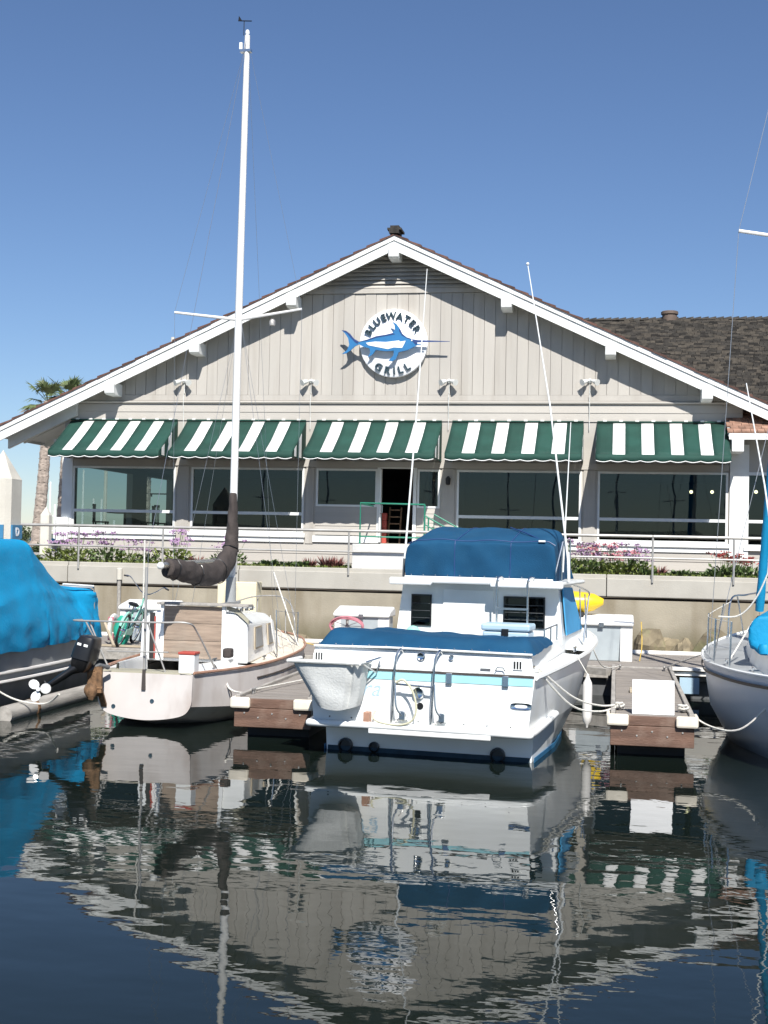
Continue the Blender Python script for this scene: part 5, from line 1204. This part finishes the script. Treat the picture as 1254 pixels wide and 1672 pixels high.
LT(sa, smooth_path([(.96, 3.5, .85), (.86, 3.55, 1.2), (.80, 3.6, 1.5), (.95, 3.2, 1.3), (1.03, 3.2, .9)]), .008, 'sheet_line', 'rope'); LT(sa, smooth_path([(.75, 4.4, .9), (.6, 4.7, 1.2), (.95, 4.5, .92)]), .007, 'sheet_line', 'rope')
b = B(); b.prism([(-.03,0),(.03,0),(.02,.30),(-.02,.30)], -.03, .0); o = b.build('rudder_strap', 'stripe', sa, world=False); o.data.transform(Matrix.Translation((-.01, -.01, .56)))
for x, z in ((-.48, .30), (.12, .40)): B().lathe((x, 0, z), [(.035, -.012), (.03, -.022), (.012, -.018)], 12, 'y').build('drain_fitting', 'bottom', sa, True, world=False)
LT(sa, [(.80, .75, .90), (1.0, 1.0, .45), (.98, 1.0, .25)], .006, 'fender_line', 'stripe')
# outboard on its bracket, tilted up
om = thing('outboard_motor', 'black outboard motor tilted up on a rusty bracket at the sailboat stern', 'outboard motor', (-7.5, 18.2, .8))
def SP(x, y, z): return sa.matrix_basis @ V(x, y, z)
h0, h1 = SP(-.74, -.35, 1.30), SP(-.80, -.38, .96)
ax = (SP(-1.36, -.75, .50)-h1).normalized()
b = B(); rings = []; cx_ax = (SP(-.80, -.38, .80)-SP(-.68, -.36, 1.34)).normalized()
c1 = cx_ax.cross(V(0,1,0)).normalized(); c2 = cx_ax.cross(c1)
for t, r1, r2, o1 in ((-.40,.07,.10,.02),(-.385,.12,.17,.02),(-.30,.145,.20,.01),(-.12,.155,.21,0),(-.06,.16,.215,0),(-.055,.145,.20,0),(.06,.13,.18,-.01),(.13,.10,.12,-.02)):
    c = h1+cx_ax*t+c1*o1; rings.append([c+c1*r1*math.copysign(abs(cos(a*pi/10))**.42, cos(a*pi/10))+c2*r2*math.copysign(abs(sin(a*pi/10))**.42, sin(a*pi/10)) for a in range(20)])
cw = b.loft(rings, True, True).build('cowling', 'black', om, True)
sd2 = ax.cross(V(0,1,0)).normalized(); od = ax.cross(sd2)
fy = h1+cx_ax*-.27; sgn = -1 if (fy+c2).y > (fy-c2).y else 1
for k in (-.05, .05): B().bar(fy+c2*sgn*.203+c1*(k-.03), fy+c2*sgn*.203+c1*(k+.03), .035, .006, c2).build('decal', 'gel', cw)
B().loft([[h1+ax*t+sd2*r1*cos(a*pi/6)+od*r2*sin(a*pi/6) for a in range(12)] for t, r1, r2 in ((-.02,.11,.13),(.12,.10,.13),(.22,.06,.10),(.55,.045,.08),(.64,.05,.12),(.67,.04,.12))], True, True).build('leg', 'black', om, True)
pc = h1+ax*.74; B().bar(h1+ax*.60-od*.20, h1+ax*.60+od*.16, .14, .012, ax).build('cavitation_plate', 'black', om)
B().tube([pc-od*.20, pc-od*.12, pc+od*.1, pc+od*.18], [.02, .05, .055, .02], 10).build('gearcase', 'black', om, True)
hub = pc-od*.22 if (pc-od*.22).y < (pc+od*.22).y else pc+od*.22
pd = (hub-pc).normalized()
prp = B().tube([hub-pd*.06, hub+pd*.06], [.04, .03], 10).build('propeller', 'steel', om, True)
e1 = pd.orthogonal().normalized(); e2 = pd.cross(e1)
for k in range(3):
    a = k*2*pi/3+.5; d = e1*cos(a)+e2*sin(a); q = e1*-sin(a)+e2*cos(a)
    b = B(); ring = [hub+d*(.10+.075*cos(t*pi/6))+q*.068*sin(t*pi/6)+pd*.035*sin(t*pi/6) for t in range(12)]; b.add(ring, [tuple(range(12))]); b.build('blade', 'boxw', prp, world=True, solid=.008)
B().bar(SP(-.66, -.28, .52), SP(-.66, -.28, .90), .22, .05, (0,1,0)).build('clamp_bracket', 'rust', om); B().bar(SP(-.70, -.30, .85), SP(-.72, -.02, .45), .10, .04).build('clamp_bracket', 'rust', om); B().bar(SP(-.58, -.30, .60), SP(-.62, -.02, .30), .08, .04).build('clamp_bracket', 'rust', om)
B().tube([SP(-.75, -.3, .85), SP(-.60, -.26, .92), SP(-.50, -.15, .88)], .03, 8).build('tilt_arm', 'greyd', om, True); B().ball(SP(-.70, -.33, .55), (.10, .08, .13), 10, 7, .3).build('swivel', 'rust', om, True)
# red-lidded box on the stern deck
bx = thing('white_box', 'small white box with red lid on the sailboat stern deck', 'box', sa.matrix_basis @ V(.62, .12, .82), radians(-2))
B().box(-.12, .12, -.09, .12, 0, .27).build('body', 'gel', bx, world=False, bevel=.01); B().box(-.13, .13, -.10, .13, .272, .31).build('lid', 'red', bx, world=False, bevel=.008)

# ------------------------------------------------------------------ tarp covered boat
tb = thing('tarp_covered_boat', 'grey motorboat under a bright blue tarpaulin beside the concrete pile', 'boat', (-10.5, 20, 0))
def TV(x, y, z): return V(x+10.5, y-20, z)
st = [(y, [(0, -.35), (w_*.8, -.12), (w_*.96, .15), (w_, .50)]) for y, w_ in ((-4.2, .1), (-3, .75), (-1.5, 1.08), (0, 1.16), (1.6, 1.14), (3.05, 1.02))]
skin(st, 'lower_hull', 'greyd', tb, cap1=True)
st = [(y, [(w_, .50), (w_*1.01, .62), (w_*1.03, 1.02)]) for y, w_ in ((-4.2, .1), (-3, .75), (-1.5, 1.08), (0, 1.16), (1.6, 1.14), (3.05, 1.02))]
skin(st, 'upper_hull', 'grey', tb, cap1=True)
for z in (.50, .64):
    for s in (-1, 1): B().tube(smooth_path([V(s*(w_*1.0+.025), y, z) for y, w_ in ((-3, .75), (-1.5, 1.08), (0, 1.17), (1.6, 1.15), (3.05, 1.03))]), .026, 6).build('rub_rail', 'gelold', tb, True, world=False)
secs = [(16.2, .3, 2.3), (17.0, .55, 2.62), (18.6, .75, 2.70), (20.4, .80, 2.68), (20.75, .80, 2.64), (21.5, .76, 2.25), (22.2, .74, 1.95), (22.5, .78, 1.86), (22.9, 1.02, 1.84), (23.05, 1.04, 1.80), (23.12, 1.04, 1.4), (23.15, 1.05, .98)]
gr = []
ss = smooth_path([V(*q) for q in secs], 11)
for q in ss:
    Y_, hw, zt = q; row = []; hem = .97+.05*noise.noise(V(Y_*1.5, 4, 0)); k = min(1, max(.15, (Y_-15.8)/2)); wb_ = 1.22*k if Y_ < 22 else 1.14
    prof = [(-wb_, hem), (-wb_*.99, hem+(zt-hem)*.3), (-hw-(wb_-hw)*.4, hem+(zt-hem)*.68), (-hw, zt-.04), (-hw*.5, zt+.03), (0, zt+.05), (hw*.5, zt+.03), (hw, zt-.04), (hw+(wb_-hw)*.4, hem+(zt-hem)*.68), (wb_*.99, hem+(zt-hem)*.3), (wb_, hem)]
    pp_ = smooth_path([V(x, z, 0) for x, z in prof], 7)
    for j, p in enumerate(pp_):
        t = abs(p.x)/wb_; low_ = max(0, min(1, (1.75-p.y)/.5)); cr_ = .035*max(0, 1-abs(p.y-1.72-.10*sin(Y_*1.3))*7)
        dr_ = .030*low_*abs(sin(Y_*5.5+2.2*noise.noise(V(Y_*1.1, p.y*.8, 6))))**.6 + .02*max(0, noise.noise(V(Y_*7+p.y*6, p.y*2-Y_*3, 9)))
        wr = cr_ - dr_ + .035*noise.noise(V(Y_*1.6+p.y*2.2, p.y*3.2-Y_, p.x))+.022*noise.noise(V(Y_*5+p.y*4, p.y*3-Y_*2, p.x*2))
        row.append(V(p.x+math.copysign(wr, p.x)*1.3*t, Y_-20+wr*.4, p.y+wr*(1-t*.6)))
    gr.append(row)
tp = B().loft(gr, False).build('tarpaulin', 'tarp', tb, True, world=False, sub=1)
LT(tb, [TV(-11.6, 22.95, 1.86), TV(-9.43, 22.95, 1.86), TV(-9.40, 22.95, 1.0)], .022, 'support_rail', 'galv'); LT(tb, [TV(-9.75, 22.3, 1.93), TV(-9.42, 22.9, 1.885)], .018, 'support_rail', 'gel')
LB(tb, 'deck', 'greyd', -1.0, 1.0, -2.5, 2.95, .93, .97)

# ------------------------------------------------------------------ right sailboat
rs = thing('moored_sailboat', 'pale blue-grey sailboat with blue canvas covers beside the finger dock', 'sailboat', (2.78, 16.4, 0), 0)
st = [(-.3,[(0,.35),(.10,.50),(.22,.85),(.30,1.22)]),(.35,[(0,.1),(.32,.30),(.58,.72),(.68,1.20)]),(1.4,[(0,-.3),(.55,.0),(.92,.55),(1.08,1.17)]),(2.5,[(0,-.5),(.80,-.1),(1.22,.5),(1.34,1.16)]),(3.7,[(0,-.5),(1.0,-.15),(1.36,.5),(1.46,1.16)]),(5.2,[(0,-.5),(.85,-.1),(1.18,.55),(1.33,1.22)]),(6.6,[(0,-.35),(.4,.0),(.68,.65),(.86,1.32)]),(7.8,[(0,.1),(.02,.3),(.08,.85),(.14,1.42)])]
hl, rst = skin(st, 'hull', 'hullg', rs, cap0=True)
for s in (-1, 1):
    B().tube([V(s*(x+.01), y, z+.012) for y, [_, _, _, (x, z)] in rst], .022, 6).build('toe_rail', 'gel', rs, True, world=False)
    B().loft([[V(s*(x-.012+.02), y, z-.15), V(s*(x-.004+.024), y, z-.11)] for y, [_, _, _, (x, z)] in rst], False).build('cove_stripe', 'stripe', rs, world=False, solid=.008)
B().loft([[V(-x, y, z), V(-x*.5, y, z+.03), V(x*.5, y, z+.03), V(x, y, z)] for y, [_, _, _, (x, z)] in rst], False).build('deck', 'grey', rs, True, world=False)
b = B().loft([[V(s*w_, y, z) for s, w_, z in ((-1, a, 1.2), (-1, a-.10, zt), (1, a-.10, zt), (1, a, 1.2))] for y, a, zt in ((3.2,.85,1.62),(5.0,.75,1.60),(6.2,.35,1.45))], False, True); b.build('cabin_trunk', 'gel', rs, True, world=False)
for s in (-1, 1):
    B().loft([[V(s*.86, y, 1.18), V(s*.80, y, 1.42), V(s*.68, y, 1.42), V(s*.66, y, 1.0)] for y in (.9, 2.0, 3.2)], False).build('cockpit_coaming', 'gel', rs, True, world=False)
    for y in (1.55, 2.6):
        wc = B(); wc.lathe((s*.83, y, 0), [(.05, 1.41), (.08, 1.43), (.085, 1.51), (.06, 1.55), (.02, 1.56)], 12); wc.build('winch_cover', 'tarp', rs, True, world=False)
B().box(-.8, .8, .8, 3.2, 1.185, 1.22).build('cockpit_well', 'gelold', rs, world=False)
LT(rs, [(.05, 4.1, 1.55), (.05, 4.1, 12.5)], .08, 'mast', 'mast', 12)
LT(rs, [(.05, 4.1, 7.45), (-1.02, 4.05, 7.62)], .028, 'spreader', 'mast'); LT(rs, [(.05, 4.1, 7.45), (1.10, 4.05, 7.62)], .028, 'spreader', 'mast')
for s in (-1, 1):
    LT(rs, [(.05, 4.1, 12.4), (s*1.02, 4.05, 7.62), (s*1.36, 4.1, 1.2)], .005, 'shroud', 'wire', 5); LT(rs, [(.05, 4.1, 7.3), (s*1.34, 3.6, 1.2)], .005, 'shroud', 'wire', 5)
LT(rs, [(-.30, 7.3, 1.62), (.05, 4.15, 12.3)], .006, 'forestay', 'wire', 5)
fj = []; rj = []
for i in range(40):
    t = i/39; p = V(-.30, 7.3, 1.75).lerp(V(.05, 4.15, 12.0), t); fj.append(p); rj.append((.075-.04*t)*(1+.10*(i % 2)))
fj_o = B().tube(fj, rj, 10).build('furled_jib', 'tarp', rs, True, world=False)
B().lathe((-.30, 7.3, 0), [(.03, 1.45), (.08, 1.55), (.08, 1.60), (.03, 1.66)], 12).build('furler_drum', 'black', rs, True, world=False)
# covered boom
path = [V(-.66, 2.30, 1.66), V(-.65, 2.34, 1.66), V(-.60, 2.55, 1.68), V(-.46, 2.95, 1.74), V(-.14, 3.7, 1.92), V(.02, 4.05, 2.1)]
pth = smooth_path(path, 6); rings = []
for i, p in enumerate(pth):
    r_ = min(.33, .16+.20*(min(1, i/8))**.5)*(1-.3*max(0, i/len(pth)-.5)); rg = []
    for j in range(24):
        a = 2*pi*j/24; fold = 1+.12*noise.noise(V(cos(a)*3, sin(a)*3, i*.25))+.07*sin(a*7+i*.4)*max(0, -sin(a))+.05*noise.noise(V(cos(a)*8, sin(a)*8, i*.6))
        rg.append(p+V(cos(a)*r_*.95, 0, sin(a)*r_*(1.05 if sin(a) < 0 else .75))*fold)
    rings.append(rg)
B().loft(rings, True, True).build('boom_cover', 'tarp', rs, True, world=False)
LT(rs, [(-.42, 2.30, 1.82), (.03, 4.05, 2.0)], .05, 'boom', 'mast')
# rails
LT(rs, smooth_path([(-.90, 6.4, 1.33), (-.85, 6.5, 1.95), (-.55, 7.1, 2.02), (-.2, 7.7, 2.05), (.2, 7.7, 2.05), (.85, 6.5, 1.95), (.90, 6.4, 1.33)]), .016, 'bow_pulpit', 'steel'); LT(rs, [(-.60, 6.9, 1.36), (-.72, 6.8, 2.0)], .013, 'rail_leg', 'steel')
for x, y in ((-1.37, 3.0), (-1.36, 4.6), (-1.22, 2.2)): LT(rs, [(x, y, 1.17), (x+.02, y, 1.80)], .013, 'stanchion', 'steel')
LT(rs, smooth_path([(-1.20, 2.2, 1.80), (-1.35, 3.0, 1.79), (-1.34, 4.6, 1.78), (-.85, 6.5, 1.92)]), .006, 'lifeline', 'rope', 5); LT(rs, [(-1.32, 3.6, 1.2), (-1.22, 3.3, 2.0)], .010, 'tackle', 'steel')
LT(rs, smooth_path([(-1.30, 3.2, 1.82), (-1.0, 3.1, 1.86), (-.75, 3.0, 2.2), (-.50, 2.9, 2.9)]), .012, 'jib_sheet', 'rope', 6); LT(rs, [(-1.15, 3.0, 1.22), (-.80, 3.4, 1.75)], .012, 'stay_strut', 'rope', 6)
LT(rs, [(-.32, 3.6, 1.6), (-.64, 3.6, 3.75), (-.92, 3.6, 5.25)], [.016, .013, .008], 'whip_antenna', 'gel')
for q in ((-1.22, 2.7, 1.18), (-.98, 1.5, 1.18)): b = B(); b.tube([(q[0], q[1]-.10, q[2]+.06), (q[0], q[1]+.10, q[2]+.06)], .014, 6); b.tube([q, (q[0], q[1], q[2]+.06)], .018, 6); b.build('cleat', 'chrome', rs, True, world=False)

# ------------------------------------------------------------------ mooring lines
def line(pts, label, r=.014, m='rope'):
    o = B().tube(smooth_path(pts, 8), r, 6).build('mooring_line', m, None, True); return tag(o, label, 'rope', 'mooring lines')
CP = lambda x, y, z: cr.matrix_basis @ V(x, y, z)
p0 = CP(1.44, .35, 1.23); q0 = V(.09, 18.4, DZ+.06)
line([p0, p0.lerp(q0, .4)-V(0,0,.28), p0.lerp(q0, .75)-V(0,0,.20), q0], 'slack white mooring line, lower of the pair from cruiser stern to finger dock')
line([p0+V(.02,.03,0), p0.lerp(q0, .4)-V(-.02,0,.17), p0.lerp(q0, .75)-V(0,0,.12), q0+V(.0,.05,.01)], 'taut white mooring line, upper of the pair from cruiser stern to finger dock')
b = [V(.09+.06*cos(a*.9), 18.4+.10*sin(a*.9), DZ+.03+.012*a*.5) for a in range(14)]
line(b, 'white rope wrapped round the finger dock cleat beside the cruiser')
b = [V(.94+.07*cos(a*.9), 18.4+.12*sin(a*.9), DZ+.03+.012*a*.5) for a in range(14)]
line(b, 'white rope wrapped round the finger dock cleat beside the pale blue-grey sailboat')
line([V(.95, 18.4, DZ+.06), V(1.25, 18.0, .45), V(1.62, 17.6, .47), V(2.0, 17.45, .85), V(2.20, 17.4, 1.06), V(2.25, 17.4, 1.2)], 'white mooring line drooping from the finger dock to the pale blue-grey sailboat', .013)
line([V(.9, 24.6, DZ+.05), V(1.2, 23.5, .85), V(1.50, 21.2, 1.2)], 'thin bow line from the finger dock to the pale blue-grey sailboat', .010)
line([SP(.86, 1.0, .85), SP(.98, .9, .55), SP(1.25, .7, .50), V(-5.12, 18.55, DZ+.06)], 'white mooring line from the old sailboat to its finger dock cleat')
line([V(-5.12, 18.55, DZ+.06), V(-4.8, 20.2, DZ+.05), V(-4.5, 22, DZ+.03)], 'white mooring line lying along the finger dock beside the old sailboat', .011)
line([V(-9.35, 18.6, .55), V(-9.0, 18.9, .28), V(-8.55, 19.0, .22), V(-8.15, 18.6, .42)], 'white line drooping from the tarp-covered boat to the outboard motor', .014)
line([CP(1.35, 5.6, 1.35), V(-.2, 22.6, .8), V(.10, 24.6, DZ+.06)], 'white bow line from the cruiser to the finger dock near the dock box', .011)
line([SP(.2, 6.4, 1.0), V(-5.8, 25.0, .8), V(-4.6, 25.6, DZ+.02)], 'tan bow line from the old sailboat to the walkway', .010, 'yrope')
